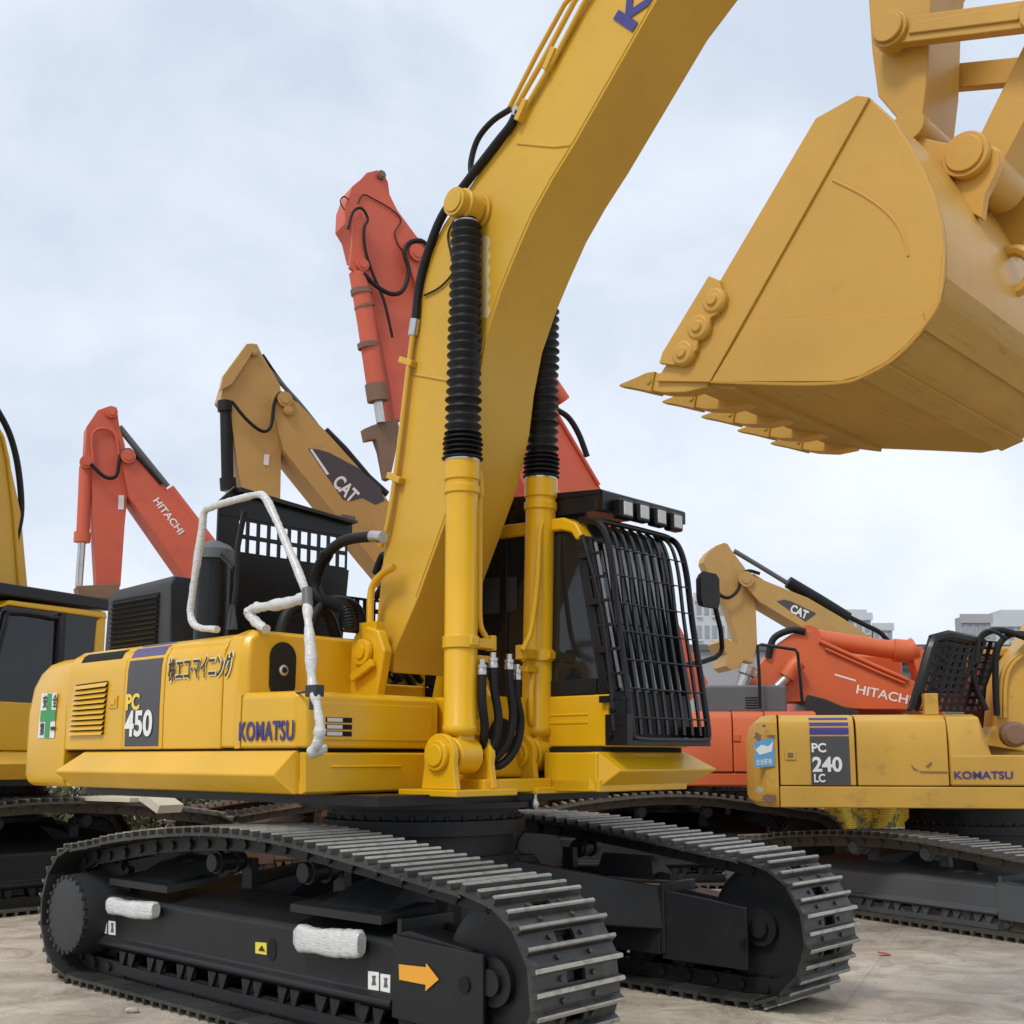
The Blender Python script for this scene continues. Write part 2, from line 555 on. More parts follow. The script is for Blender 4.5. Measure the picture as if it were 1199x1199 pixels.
def undercarriage(root, rz, g, w, L, key, fm, detail=False, zs=1.0, N=50, ring_r=.72, ztop=1.46):
    """both crawlers, side frames, centre frame and slewing ring.  g = half gauge"""
    r0, r1 = .53 * zs, .525 * zs
    zm = [(x * L / 2.68, z * zs) for x, z in ZM_MAIN]
    s = L / 2.68
    for sd in (-1, 1):
        Y = sd * g
        make_track(root, Y, w, L, r0, r1, zm, N, key, rz)
        yo = Y + sd * .15
        yi = Y - sd * .28
        # side frame: sloped top box section
        mb = MB()
        sec = [(yo, .27), (yo + sd * .045, .30), (yo + sd * .045, .33), (yo, .36), (yo, .635), (yo - sd * .025, .665), (yo - sd * .36, .76), (yi, .76), (yi, .27)]
        mb.loft([[(x, y, z * zs) for y, z in sec] for x in (-2.05 * s, 1.395 * s)])
        fr = mb.build('track_frame', fm, root, bevel=.012, rz=rz)
        # idler yoke
        mb = MB()
        yy = yo + sd * .03
        mb.prism([(1.40 * s, yy, .24 * zs), (2.10 * s, yy, .22 * zs), (2.13 * s, yy, .26 * zs), (2.13 * s, yy, .67 * zs), (1.42 * s, yy, .70 * zs), (1.40 * s, yy, .68 * zs)], (0, -sd * .03, 0))
        mb.prism([(1.36 * s, yy - sd * .031, .695 * zs), (1.5 * s, yy - sd * .031, .73 * zs), (2.0 * s, yy - sd * .031, .675 * zs), (2.0 * s, yy - sd * .031, .655 * zs), (1.36 * s, yy - sd * .031, .66 * zs)], (0, -sd * .22, 0))
        mb.bx(1.40 * s, 1.44 * s, yy - sd * .031, yi, .28 * zs, .79 * zs)
        mb.prism([(1.40 * s, yi + sd * .02, .24 * zs), (2.13 * s, yi + sd * .02, .24 * zs), (2.13 * s, yi + sd * .02, .67 * zs), (1.40 * s, yi + sd * .02, .74 * zs)], (0, sd * .03, 0))
        yk = mb.build('idler_yoke', fm, root, bevel=.01, rz=rz)
        # idler wheel
        mb = MB()
        cx, cz = (L - r1), r1
        ri = r1 - .115
        yw = Y
        mb.lathe((cx, yw - .085, cz), (cx, yw + .085, cz), [(0, ri - .12), (.0, ri - .03), (.08, ri), (.30, ri), (.31, ri + .025), (.69, ri + .025), (.70, ri), (.92, ri), (1, ri - .03), (1, ri - .12)], 40)
        mb.cyl((cx, yw - .13, cz), (cx, yw + .13, cz), .13, n=24)
        mb.cyl((cx, yw - .16, cz), (cx, yw + .16, cz), .07, n=18)
        mb.build('idler_wheel', fm, root, rz=rz)
        # sprocket and final drive
        mb = MB()
        cx, cz = -(L - r0), r0
        ri = r0 - .115
        prof = []
        mb.lathe((cx, Y - .03, cz), (cx, Y + .03, cz), [(0, ri - .05), (1, ri - .05)], 40)
        for k in range(21):
            a = 2 * PI * k / 21
            mb.box((cx + math.cos(a) * (ri - .03), Y, cz + math.sin(a) * (ri - .03)), (.07, .055, .05), Matrix.Rotation(-a, 3, 'Y'))
        sp = mb.build('drive_sprocket', fm, root, rz=rz)
        mb = MB()
        rh = .31 * zs
        hx, hz = cx - .095, cz - .025
        y_out = Y + sd * .335
        mb.lathe((hx, Y - sd * .1, hz), (hx, y_out - sd * .03, hz), [(0, rh + .02), (.7, rh), (1, rh - .01)], 40)
        mb.lathe((hx, y_out - sd * .03, hz), (hx, y_out, hz), [(0, rh - .02), (.8, rh - .02), (1, rh - .045)], 40)
        for k in range(24):
            a = 2 * PI * k / 24
            c = V((hx + math.cos(a) * (rh - .025), y_out - sd * .012, hz + math.sin(a) * (rh - .025)))
            mb.lathe(c - V((0, sd * .02, 0)), c + V((0, sd * .022, 0)), [(0, .018), (1, .016)], 6)
        mb.build('final_drive_cover', M['greyblack'] if detail else fm, root, rz=rz)
        # track rollers
        nr = 9 if detail else 7
        for k in range(nr):
            x = (-1.62 + 3.1 * k / (nr - 1)) * s
            mb = MB()
            c = V((x, Y, .235 * zs))
            mb.lathe(c - V((0, .135, 0)), c + V((0, .135, 0)), [(0, .06), (.1, .06), (.1, .105), (.2, .105), (.2, .09), (.42, .09), (.42, .075), (.58, .075), (.58, .09), (.8, .09), (.8, .105), (.9, .105), (.9, .06), (1, .06)], 18)
            mb.build('track_roller', fm, root, rz=rz)
        # roller guard with gussets
        mb = MB()
        yg = yo + sd * .01
        mb.bx(-1.75 * s, 1.38 * s, yg, yg - sd * .03, .10 * zs, .17 * zs)
        for k in range(8):
            x = (-1.72 + k * .40) * s
            for dx in (0, .13):
                mb.prism([(x + dx, yg - sd * .002, .268 * zs), (x + dx + .10, yg - sd * .002, .268 * zs), (x + dx + .055, yg - sd * .002, .171 * zs), (x + dx + .02, yg - sd * .002, .171 * zs)], (0, -sd * .02, 0))
        mb.build('roller_guard', fm, root, rz=rz)
        # carrier rollers
        for x in (-.57, .47):
            mb = MB()
            c = V((x * s, Y, .985 * zs))
            mb.lathe(c - V((0, .13, 0)), c + V((0, .13, 0)), [(0, .04), (0, .062), (.04, .066), (.14, .066), (.15, .078), (.3, .078), (.32, .06), (.68, .06), (.7, .078), (.85, .078), (.86, .066), (.96, .066), (1, .062), (1, .04)], 24)
            mb.prism([(x * s - .06, yi + sd * .05, .79 * zs), (x * s + .06, yi + sd * .05, .79 * zs), (x * s + .05, yi + sd * .05, 1.0 * zs), (x * s - .05, yi + sd * .05, 1.0 * zs)], (0, sd * .06, 0))
            mb.build('carrier_roller', fm, root, rz=rz)
        if detail:
            for xa, xb in ((-1.88, -1.05), (.42, 1.30)):
                mb = MB()
                y0 = yo + sd * .03
                mb.prism([(xa, y0, .745), (xa + .05, y0 - sd * .34, .80), (xb + .12, y0 - sd * .34, .80), (xb, y0, .745)], (0, 0, .05))
                mb.prism([(xa + .28, y0 - sd * .05, .796), (xb - .02, y0 - sd * .05, .796), (xb + .02, y0 - sd * .30, .851), (xa + .42, y0 - sd * .36, .851)], (0, 0, .001))
                mb.frustum([(xa + .22, y0 - sd * .06, .80), (xb - .04, y0 - sd * .06, .80), (xb + .02, y0 - sd * .42, .80), (xa + .34, y0 - sd * .42, .80)],
                           [(xa + .36, y0 - sd * .22, .93), (xb - .05, y0 - sd * .22, .93), (xb, y0 - sd * .42, .98), (xa + .42, y0 - sd * .42, .98)])
                st = mb.build('step_pad', fm, root, bevel=.008, rz=rz)
    # centre frame
    mb = MB()
    pl = []
    yi = g - .25
    mb.frustum([(-.75, -yi, .42 * zs), (.75, -yi, .42 * zs), (.75, yi, .42 * zs), (-.75, yi, .42 * zs)],
               [(-.62, -yi + .55, .99 * zs), (.62, -yi + .55, .99 * zs), (.62, yi - .55, .99 * zs), (-.62, yi - .55, .99 * zs)])
    for sx in (-1, 1):
        for sy in (-1, 1):
            mb.frustum([(sx * .25, sy * .45, .55 * zs), (sx * .62, sy * .2, .55 * zs), (sx * 1.45, sy * yi, .45 * zs), (sx * .75, sy * yi, .45 * zs)],
                       [(sx * .25, sy * .45, .985 * zs), (sx * .62, sy * .2, .985 * zs), (sx * 1.40, sy * yi, .76 * zs), (sx * .78, sy * yi, .76 * zs)])
    mb.build('centre_frame', fm, root, bevel=.015, rz=rz)
    mb = MB()
    mb.lathe((0, 0, .95 * zs), (0, 0, ztop), [(0, ring_r + .02), (.12, ring_r + .02), (.13, ring_r - .03), (.4, ring_r - .03), (.42, ring_r + .05), (.62, ring_r + .05), (.64, ring_r), (1, ring_r)], 64)
    for k in range(36):
        a = 2 * PI * k / 36
        c = V((math.cos(a) * (ring_r + .0), math.sin(a) * (ring_r + .0), .95 * zs + (ztop - .95 * zs) * .62))
        mb.lathe(c, c + V((0, 0, .035)), [(0, .022), (1, .02)], 6)
    mb.build('slewing_ring', M['black'], root, rz=rz)


# ================================================================== MAIN EXCAVATOR
FM = Frame(-.67, 9.0, 132.7)
at = FM.at
EX = thing('excavator', 'large glossy yellow excavator with black ram bellows and caged cab, front and centre', 'excavator', FM)
undercarriage(EX, 0, 1.37, .70, 2.68, 'main', M['black'], detail=True, N=52)


def P(pts, **k):
    return [at(u, v, **k) for u, v in pts]


# wrapped grab handles on the track frame, stickers, holes
def wraps():
    for (u0, v0), (u1, v1), hh in (((128, 1059), (183, 1066), .060), ((348, 1097), (424, 1105), .080)):
        a = at(u0, v0, Y=-1.59); b = at(u1, v1, Y=-1.59)
        mb = MB()
        n = 34
        rings = []
        for i in range(n + 1):
            t = i / n
            c = a.lerp(b, t) + V((0, 0, -.012 * math.sin(t * 3.1)))
            e = min(1, 5 * t + .62, 7 * (1 - t) + .72)
            bulge = 1 + .07 * math.sin(t * 11 + 1) + (.10 if t > .78 else 0)
            ring = []
            for k in range(20):
                q = 2 * PI * k / 20
                cy_, sy_ = math.cos(q), math.sin(q)
                pw = .62
                yy = math.copysign(abs(cy_) ** pw, cy_) * .045
                zz = math.copysign(abs(sy_) ** pw, sy_) * hh
                ring.append(c + V((random.uniform(-.003, .003), yy * bulge * e, zz * bulge * e + random.uniform(-.003, .003))))
            rings.append(ring)
        mb.loft(rings)
        mb.build('wrapped_grab_handle', M['wrap'], EX, smooth=50)
        mb = MB()
        for e_ in (a.lerp(b, .1), a.lerp(b, .9)):
            mb.tube([e_, e_ + V((0, .08, .0))], .022, 8)
        mb.tube([a.lerp(b, .05) + V((0, .03, 0)), a.lerp(b, .95) + V((0, .03, 0))], .018, 8)
        mb.build('grab_handle_mount', M['black'], EX)


wraps()
yf = -1.52


def plate(name, quad, mat, Y, th=.004, parent=EX, bevel=0):
    mb = MB()
    mb.prism(P(quad, Y=Y), (0, -th, 0))
    return mb.build(name, mat, parent, bevel=bevel)


for q in ([(119, 1077), (126, 1077), (126, 1093), (119, 1093)], [(128, 1078), (136, 1079), (136, 1095), (128, 1094)],
          [(432, 1137), (444.5, 1138.5), (444.5, 1160), (432, 1158)], [(446.5, 1140), (458, 1141.5), (457.5, 1162.5), (446.5, 1160)]):
    st = plate('warning_sticker', q, M['white'], yf)
    a = [V((sum(x for x, _ in q) / 4, sum(y for _, y in q) / 4))]
    cu, cv = a[0]
    mb = MB()
    w_ = (q[1][0] - q[0][0]) * .18
    mb.prism(P([(cu - w_, cv - 6), (cu + w_, cv - 6), (cu + w_ * .6, cv - 1), (cu + w_ * 1.2, cv + 5), (cu - w_ * 1.2, cv + 5), (cu - w_ * .6, cv - 1)], Y=yf - .006), (0, -.002, 0))
    mb.build('sticker_mark', M['slate'], st)
st = plate('yellow_sticker', [(300, 1103), (313, 1104), (313, 1118), (300, 1116)], M['lemon'], yf)
mb = MB(); mb.prism(P([(303, 1113), (307, 1107), (311, 1114)], Y=yf - .006), (0, -.002, 0)); mb.build('sticker_mark', M['blackvinyl'], st)
plate('arrow_sticker', [(468, 1129), (499.5, 1132.5), (500, 1128), (514.5, 1147), (499, 1160.5), (499.5, 1153), (468.5, 1147)], M['arrow'], -1.556)


def discY(name, u, v, Y, r, mat, parent=EX, th=.006, rz_=1.0):
    c = at(u, v, Y=Y)
    mb = MB()
    ring = [c + V((math.cos(2 * PI * k / 24) * r, 0, math.sin(2 * PI * k / 24) * r * rz_)) for k in range(24)]
    mb.prism(ring, (0, -th, 0))
    return mb.build(name, mat, parent)


discY('frame_hole', 319.5, 1112, yf, .045, M['hole'], rz_=1.5)
discY('frame_hole', 544, 1153, -1.556, .042, M['hole'])
# second crawler: hole in the yoke
c = at(868, 1093, Y=1.04)
mb = MB(); mb.cyl(c, c + V((0, -.008, 0)), .045, n=20); mb.build('frame_hole', M['hole'], EX)

# ---- upper structure: deck
mb = MB()
mb.bx(-3.0, .40, -1.46, -.36, 1.474, 1.56)
mb.bx(-3.0, 1.42, .36, 1.46, 1.47, 1.56)
mb.bx(-3.0, .98, -.36, .36, 1.47, 1.565)
mb.build('deck_frame', M['yellow'], EX, bevel=.01)
mb = MB()
mb.bx(-3.0, .85, -1.2, 1.2, 1.40, 1.468)
mb.cyl((0, 0, 1.36), (0, 0, 1.402), .95, n=48)
mb.build('belly_plate', M['gloss_black'], EX)
# small grey fitting hanging below the front edge
a = at(627, 938, X=.95)
mb = MB(); mb.cyl(a + V((0, 0, .06)), a - V((0, 0, .05)), .016, n=10); mb.lathe(a + V((0, 0, .02)), a - V((0, 0, .06)), [(0, .02), (.5, .032), (1, .02)], 10)
mb.build('grease_fitting', M['steel'], EX)


# ---- side skirts with a pointed bevel
def skirt(name, xs, xe, Yo, sd, parent, mat, z0=1.475, zr=1.60, z1=1.76, out=.10, nose=.10, taper=.35):
    """bevelled rail along X on side sd; ridge stands 'out' proud, both ends pointed"""
    Y = Yo
    yr = Yo + sd * out
    A = [(xs + taper, Y - sd * .10, z1), (xs + taper, Y, z1), (xs, yr - sd * .02, zr), (xs + taper * .7, Y + sd * .03, z0), (xs + taper, Y - sd * .10, z0)]
    B = [(xe, Y - sd * .10, z1), (xe, Y, z1), (xe - nose, yr, zr), (xe + .01, Y + sd * .0, z0), (xe, Y - sd * .10, z0)]
    mb = MB()
    mb.loft([A, B])
    return mb.build(name, mat, parent, bevel=.014, seg=3)


xt = at(60, 905, Y=-1.6).x
skirt('side_skirt', xt, at(345, 905, Y=-1.5).x, -1.5, -1, EX, M['yellow'])
skirt('side_skirt', -3.1, .9, 1.5, 1, EX, M['yellow'])

# ---- engine hood panels
SEC = [(-1.50, 1.775), (-1.505, 2.10), (-1.50, 2.40), (-1.487, 2.48), (-1.45, 2.55), (-1.37, 2.60), (-1.22, 2.625), (-.62, 2.635)]


def hood_panel(name, x0, x1, mat, z0=None, z1=None, off=0, thick=.05, drop=0, parent=EX, sec=SEC, bevel=.012):
    zz = [z for _, z in sec]
    z0 = sec[0][1] if z0 is None else z0
    z1 = sec[-1][1] if z1 is None else z1
    pts = []

    def ys(z):
        for (ya, za), (yb, zb) in zip(sec[:-1], sec[1:]):
            if za <= z <= zb: return ya + (yb - ya) * (z - za) / (zb - za)
        return sec[-1][0]
    pts.append((ys(z0), z0))
    pts += [(y, z) for y, z in sec if z0 + 1e-4 < z < z1 - 1e-4]
    pts.append((ys(z1), z1))
    outp = []
    for i, (y, z) in enumerate(pts):
        a = pts[max(0, i - 1)]; b = pts[min(len(pts) - 1, i + 1)]
        t = V((b[0] - a[0], b[1] - a[1])).normalized()
        n = V((-t.y, t.x))
        outp.append(((y, z), n))
    o_ = [(p[0] + n.x * off, p[1] + n.y * off) for p, n in outp]
    i_ = [(p[0] - n.x * (thick - off), p[1] - n.y * (thick - off)) for p, n in outp]
    ringp = o_ + i_[::-1]
    mb = MB()
    mb.loft([[(x, y, z - drop * t) for y, z in ringp] for x, t in ((x0, 1), (x1, 0))])
    return mb.build(name, mat, parent, bevel=bevel, smooth=40)


X = lambda u, v=872, Y=-1.5: at(u, v, Y=Y).x
xa, xb, xc, xd = X(76), X(143), X(190), X(274)
xfront = -.28
hp1 = hood_panel('engine_door', xa + .006, xb - .002, M['yellow'])
hp2 = hood_panel('engine_door', xb, xc - .006, M['yellow'])
hp3 = hood_panel('engine_door', xc + .006, xfront - .24, M['yellow'])
# decal and stripes
hood_panel('decal_panel', xb + .05, xc - .05, M['decal'], z0=1.80, z1=2.47, off=.004, thick=.006, bevel=0, parent=hp2)
hood_panel('decal_stripe', xb + .05, xc - .05, M['stripe'], z0=2.495, z1=2.57, off=.004, thick=.006, bevel=0, parent=hp2)
hood_panel('decal_stripe', xb + .05, xc - .05, M['stripe'], z0=2.587, z1=2.615, off=.004, thick=.006, bevel=0, parent=hp2)
p0 = at(147.5, 832, Y=-1.51)
text('model_letters', 'PC', hp2, M['gold'], at(148, 832, Y=-1.512), (1, 0, 0), (0, 0, 1), .20, .13, .035)
text('model_numbers', '450', hp2, M['white'], at(146, 863, Y=-1.512), (1, 0, 0), (0, 0, 1), at(178, 863, Y=-1.512).x - at(146, 863, Y=-1.512).x, .205, .028)
# japanese company name with pale outline
q0, q1 = at(196, 800, Y=-1.508), at(274, 797, Y=-1.508)
text('name_outline', '株エコ·マイニング', hp3, M['palevinyl'], q0 + V((.0, -.001, .0)), (1, 0, 0), (0, 0, 1), q1.x - q0.x, .20, .055, ext=.0008)
text('company_name', '株エコ·マイニング', hp3, M['blackvinyl'], q0 + V((.02, -.004, .010)), (1, 0, 0), (0, 0, 1), q1.x - q0.x - .04, .175, .010)
# louvres
lv = P([(90, 802), (127, 797), (121, 860), (82, 861)], Y=-1.509)
mb = MB()
mb.prism([lv[0], lv[1], lv[2], lv[3]], (0, -.002, 0))
mb.build('louvre_recess', M['hole'], hp1)
mb = MB()
for k in range(10):
    t = (k + .35) / 10
    a = lv[0].lerp(lv[3], t); b = lv[1].lerp(lv[2], t)
    mb.prism([a, b, b + V((0, -.022, -.030)), a + V((0, -.022, -.030)), ], (0, .004, .012))
mb.build('louvre_slats', M['yellow'], hp1, smooth=10)
# upper intake slot on the curved shoulder
hood_panel('intake_slot', at(95, 785, Y=-1.48).x, at(143, 772, Y=-1.48).x, M['hole'], z0=2.50, z1=2.575, off=.003, thick=.006, bevel=0, parent=hp1)
# door handle
a = at(133, 822, Y=-1.51)
mb = MB(); mb.box(a, (.13, .01, .10)); mb.box(a + V((0, -.008, 0)), (.08, .012, .05)); mb.build('door_latch', M['yellow'], hp1, bevel=.004)

# ---- counterweight
mb = MB()
out = [(-3.02, -1.5), (-3.50, -1.5), (-3.60, -1.47), (-3.70, -1.38), (-3.77, -1.2), (-3.83, -.6), (-3.85, 0), (-3.83, .6), (-3.77, 1.2), (-3.70, 1.38), (-3.60, 1.47), (-3.50, 1.5), (-3.02, 1.5)]
x1_ = xa - .006
lev = []
for z, sft in ((1.47, .07), (1.50, .025), (1.56, 0), (2.1, .0), (2.32, .03), (2.44, .08), (2.52, .15), (2.56, .26)):
    ring = []
    for x, y in out:
        k = 1 - sft / 1.5
        if abs(y) > 1.49:
            ring.append((x1_ if x > -3.1 else x + sft * 1.3, y * (1 - sft / 3), z))
        else:
            ring.append((x + sft * 1.4, y * (1 - sft / 3), z))
    lev.append(ring)
mb.loft(lev)
cw = mb.build('counterweight', M['yellow'], EX, bevel=.012)
# safety sticker : white with green cross
def sideplate(name, quad, mat, parent, off):
    mb = MB(); mb.prism(P(quad, Y=-1.49 - off), (0, -.003, 0)); return mb.build(name, mat, parent)


stk = sideplate('safety_sticker', [(50, 812), (67.5, 811), (64, 864), (45, 864)], M['white'], cw, .014)
sideplate('green_cross', [(56.5, 812), (61.5, 812), (58, 864), (52.5, 864)], M['green'], stk, .018)
sideplate('green_cross', [(48.5, 832), (66, 831), (65, 844), (47.5, 845)], M['green'], stk, .019)
for ch, u, v in (('安', 50.5, 829), ('全', 61.8, 828), ('第', 46.8, 861), ('一', 59.8, 855)):
    a = at(u, v, Y=-1.512)
    text('sticker_letter', ch, stk, M['blackvinyl'], a, (1, 0, 0), (0, 0, 1), .075, .11 if ch != '一' else .03, .015)

# ---- front upper box (fuel tank) with oval handle plate
mb = MB()
zt = 2.62
mb.loft([[(xfront - .235, -1.50, 1.78), (xfront - .235, -1.50, 2.42), (xfront - .235, -1.44, 2.58), (xfront - .235, -1.30, 2.635), (xfront - .235, -.42, 2.635), (xfront - .235, -.42, 1.78)],
         [(xfront - .06, -1.50, 1.78), (xfront - .06, -1.50, 2.42), (xfront - .06, -1.45, 2.56), (xfront - .06, -1.38, 2.62), (xfront - .06, -.42, 2.62), (xfront - .06, -.42, 1.78)],
         [(xfront, -1.44, 1.78), (xfront, -1.44, 2.40), (xfront, -1.42, 2.54), (xfront, -1.36, 2.60), (xfront, -.44, 2.60), (xfront, -.44, 1.78)]])
tank = mb.build('fuel_tank', M['yellow'], EX, bevel=.02, seg=3)
a = at(331, 785, X=xfront - .0)
mb = MB()
ring = []
hw, hh = .115, .205
for k in range(32):
    q = 2 * PI * k / 32
    ring.append(V((xfront + .002, a.y + math.cos(q) * hw, a.z + math.sin(q) * hw + math.copysign(hh - hw, math.sin(q)))))
mb.prism(ring, (.008, 0, 0))
mb.mi = 1
mb.lathe(V((xfront + .01, a.y, a.z)), V((xfront + .03, a.y, a.z)), [(0, .04), (.6, .04), (1, .03)], 20)
mb.mi = 0
mb.lathe(V((xfront + .03, a.y, a.z)), V((xfront + .036, a.y, a.z)), [(0, .022), (1, .02)], 16)
mb.build('filler_recess', [M['gloss_black'], M['steel']], tank)

# ---- front tool box step
mb = MB()
b0, b1 = xfront + .004, .41
yin = -.21
mb.loft([[(b0, -1.5, 1.775), (b0, -1.5, 2.13), (b0, -1.47, 2.165), (b0, yin, 2.165), (b0, yin, 1.775)],
         [(b1 - .07, -1.5, 1.775), (b1 - .07, -1.5, 2.12), (b1 - .07, -1.47, 2.155), (b1 - .07, yin, 2.155), (b1 - .07, yin, 1.775)],
         [(b1, -1.44, 1.775), (b1, -1.44, 2.10), (b1, -1.42, 2.13), (b1, yin - .05, 2.13), (b1, yin - .05, 1.775)]])
tb = mb.build('tool_box', M['yellow'], EX, bevel=.022, seg=3)
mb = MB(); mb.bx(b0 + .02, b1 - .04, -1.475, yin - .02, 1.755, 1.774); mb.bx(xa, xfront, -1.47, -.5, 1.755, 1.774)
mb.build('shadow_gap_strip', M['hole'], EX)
# raised door on the front
mb = MB(); mb.bx(b1 + .001, b1 + .012, -1.36, yin - .12, 1.83, 2.08)
bd = mb.build('tool_box_door', M['yellow'], tb, bevel=.008)
# work lamp behind three slots
la, lb = at(382, 838, X=b1 + .012), at(412, 863, X=b1 + .012)
mb = MB()
hgt = (la.z - lb.z)
for k in range(3):
    z0_ = lb.z + hgt * (k + .08) / 3; z1_ = lb.z + hgt * (k + .80) / 3
    mb.bx(b1 + .0125, b1 + .016, la.y, lb.y, z0_, z1_)
    mb.mi = 1
    mb.bx(b1 + .0165, b1 + .019, la.y + .01, la.y + (lb.y - la.y) * .62, z0_ + .004, z1_ - .004)
    mb.mi = 0
mb.build('work_lamp', [M['hole'], M['lens']], tb)
# maker's name on the side of the step
q0, q1 = at(280, 868, Y=-1.508), at(344, 868, Y=-1.508)
text('maker_name', 'KOMATSU', tb, M['navy'], q0, (1, 0, 0), (0, 0, 1), q1.x - q0.x, .135, .022, space=1.08)
a = at(325.5, 852, Y=-1.508); mb = MB(); mb.bx(a.x, a.x + .028, -1.512, -1.508, a.z, a.z + .045); mb.build('name_dot', M['navy'], tb)
# side seam plate extending back to the door seam (x from seam to box)
mb = MB(); mb.bx(xd + .005, xfront - .0, -1.5005, -1.44, 1.775, 2.15); mb.build('side_cover', M['yellow'], EX, bevel=.006)
# lower front panels below the tool box
mb = MB()
mb.loft([[(.405, -1.49, 1.475), (.405, -1.5, 1.75), (.405, -.42, 1.75), (.405, -.40, 1.475)],
         [(.43, -1.46, 1.49), (.435, -1.47, 1.74), (.435, -.30, 1.74), (.43, -.30, 1.49)]])
mb.box((.437, -.95, 1.655), (.02, .62, .012))
mb.build('front_panel', M['yellow'], EX, bevel=.01)

# ---- centre section between tool box and cab: revolving frame uprights, deck
mb = MB()
mb.prism([(-.55, -.52, 1.56), (.30, -.52, 1.56), (.30, -.52, 1.80), (.02, -.52, 2.17), (.10, -.52, 2.50), (.02, -.52, 2.66), (-.12, -.52, 2.70), (-.26, -.52, 2.64), (-.33, -.52, 2.45), (-.45, -.52, 2.0)], (0, .09, 0))
mb.prism([(-.55, .43, 1.56), (.60, .43, 1.56), (.30, .43, 2.17), (.10, .43, 2.50), (.02, .43, 2.66), (-.12, .43, 2.70), (-.26, .43, 2.64), (-.33, .43, 2.45), (-.45, .43, 2.0)], (0, .09, 0))
mb.bx(-.55, -.47, -.425, .425, 1.57, 2.3)
mb.build('boom_bracket', M['yellow'], EX, bevel=.02, seg=3)
mb = MB()
mb.bx(-.46, .78, -.19, .424, 1.57, 2.16)
mb.bx(-.46, .20, -.424, -.192, 1.57, 2.16)
mb.prism([(.782, -.186, 1.57), (.782, -.186, 1.98), (.66, -.186, 2.165), (.60, -.186, 2.165), (.60, -.186, 1.57)], (0, .606, 0))
mb.build('swing_motor_cover', M['yellow'], EX, bevel=.03, seg=3)
pin = V((-.12, -.53, 2.50))
mb = MB(); mb.cyl(pin, (-.12, -.57, 2.50), .10, n=24); mb.cyl((-.12, -.57, 2.50), (-.12, -.585, 2.50), .055, n=18)
mb.box((-.10, -.56, 2.36), (.26, .04, .06), Matrix.Rotation(R(-25), 3, 'Y'))
mb.build('boom_foot_pin', M['yellow'], EX, bevel=.006)
a = at(590, 862, X=.79)
mb = MB(); mb.cyl((.783, a.y - .02, a.z), (.80, a.y - .02, a.z), .13, n=28); mb.build('hose_opening', M['hole'], EX)
# clutter of valves and pipes seen behind the boom foot
mb = MB()
random.seed(3)
for k in range(16):
    x = random.uniform(-1.5, -.6); y = random.uniform(-.38, .6); z = 2.25 + random.uniform(0, .25)
    mb.tube([(x, y - .3, z - .1), (x + .05, y, z + .08), (x - .05, y + .3, z - .05)], random.uniform(.02, .035), 8, smooth=4)
for k in range(9):
    mb.box((random.uniform(-1.7, -.6), random.uniform(-.4, .6), random.uniform(2.1, 2.45)), (random.uniform(.1, .3), random.uniform(.1, .25), random.uniform(.1, .3)))
mb.bx(-2.6, -.5, -.6, .95, 1.57, 2.2)
mb.build('hydraulic_valves', M['greyblack'], EX, bevel=.006)
# hoses curling up above the tank behind the rail
mb = MB()
mb.tube(P([(372, 775), (366, 730), (384, 706), (408, 706), (422, 722), (424, 765)], X=-.50), .045, 12, smooth=6)
mb.tube(P([(326, 775), (334, 725), (355, 710), (384, 720), (400, 775)], X=-.60), .05, 12, smooth=6)
mb.tube(P([(440, 700), (452, 680), (456, 660), (449, 650), (440, 672)], Y=-.1), .03, 10, smooth=6)
mb.build('pump_hose', M['rubber'], EX)
# far side engine cover and left body
mb = MB(); mb.bx(-3.0, -.50, .95, 1.495, 1.775, 2.62); mb.bx(-2.95, -1.0, -.615, .945, 2.20, 2.60)
mb.build('engine_cover', M['yellow'], EX, bevel=.04, seg=3)

# ---- boom
bo = P([(440, 740), (446, 680), (455, 600), (477, 430), (493, 335), (503, 295), (520, 262), (545, 226), (575, 182), (612, 128), (650, 62), (686, 0)], Y=-.33)
bi = P([(770, 0), (722, 84), (674, 168), (648, 210), (625, 252), (605, 298), (588, 340), (572, 388), (562, 440), (556, 490), (540, 560), (521, 614), (490, 700), (463, 762), (461, 788), (436, 778)], Y=-.33)
tip_up = [(bo[-1].x + .9, 7.72), (bo[-1].x + 2.0, 8.25), (5.35, 8.35)]
tip_dn = [(5.62, 8.05), (5.35, 7.8), (4.3, 7.65), (bi[0].x + .75, 7.28)]
boompts = [V((p.x, -.33, p.z)) for p in bo] + [V((x, -.33, z)) for x, z in tip_up] + [V((x, -.33, z)) for x, z in tip_dn] + [V((p.x, -.33, p.z)) for p in bi]
mb = MB()
mb.prism(boompts, (0, .61, 0))
boom = mb.build('boom', M['boom_yellow'], EX, bevel=.012, seg=2)
# raised flange edges and weld seams
def seam(pts, r=.006, par=boom, mat=None, name='weld_seam'):
    mb = MB(); mb.tube(pts, r, 6); return mb.build(name, mat or M['boom_yellow'], par)


seam(P([(478, 437), (560, 452)], Y=-.333), .009)
seam(P([(606, 168), (650, 172), (668, 170)], Y=-.333), .008)
def inset(pts, d):
    out_ = []
    for i, p in enumerate(pts):
        t = (pts[min(i + 1, len(pts) - 1)] - pts[max(i - 1, 0)]).normalized()
        out_.append(p + V((-t.z, 0, t.x)) * d)
    return out_


for q_ in (inset(bi[:13], -.028), inset(bo[2:], -.05)):
    seam([V((p.x, -.3315, p.z)) for p in q_], .0055)
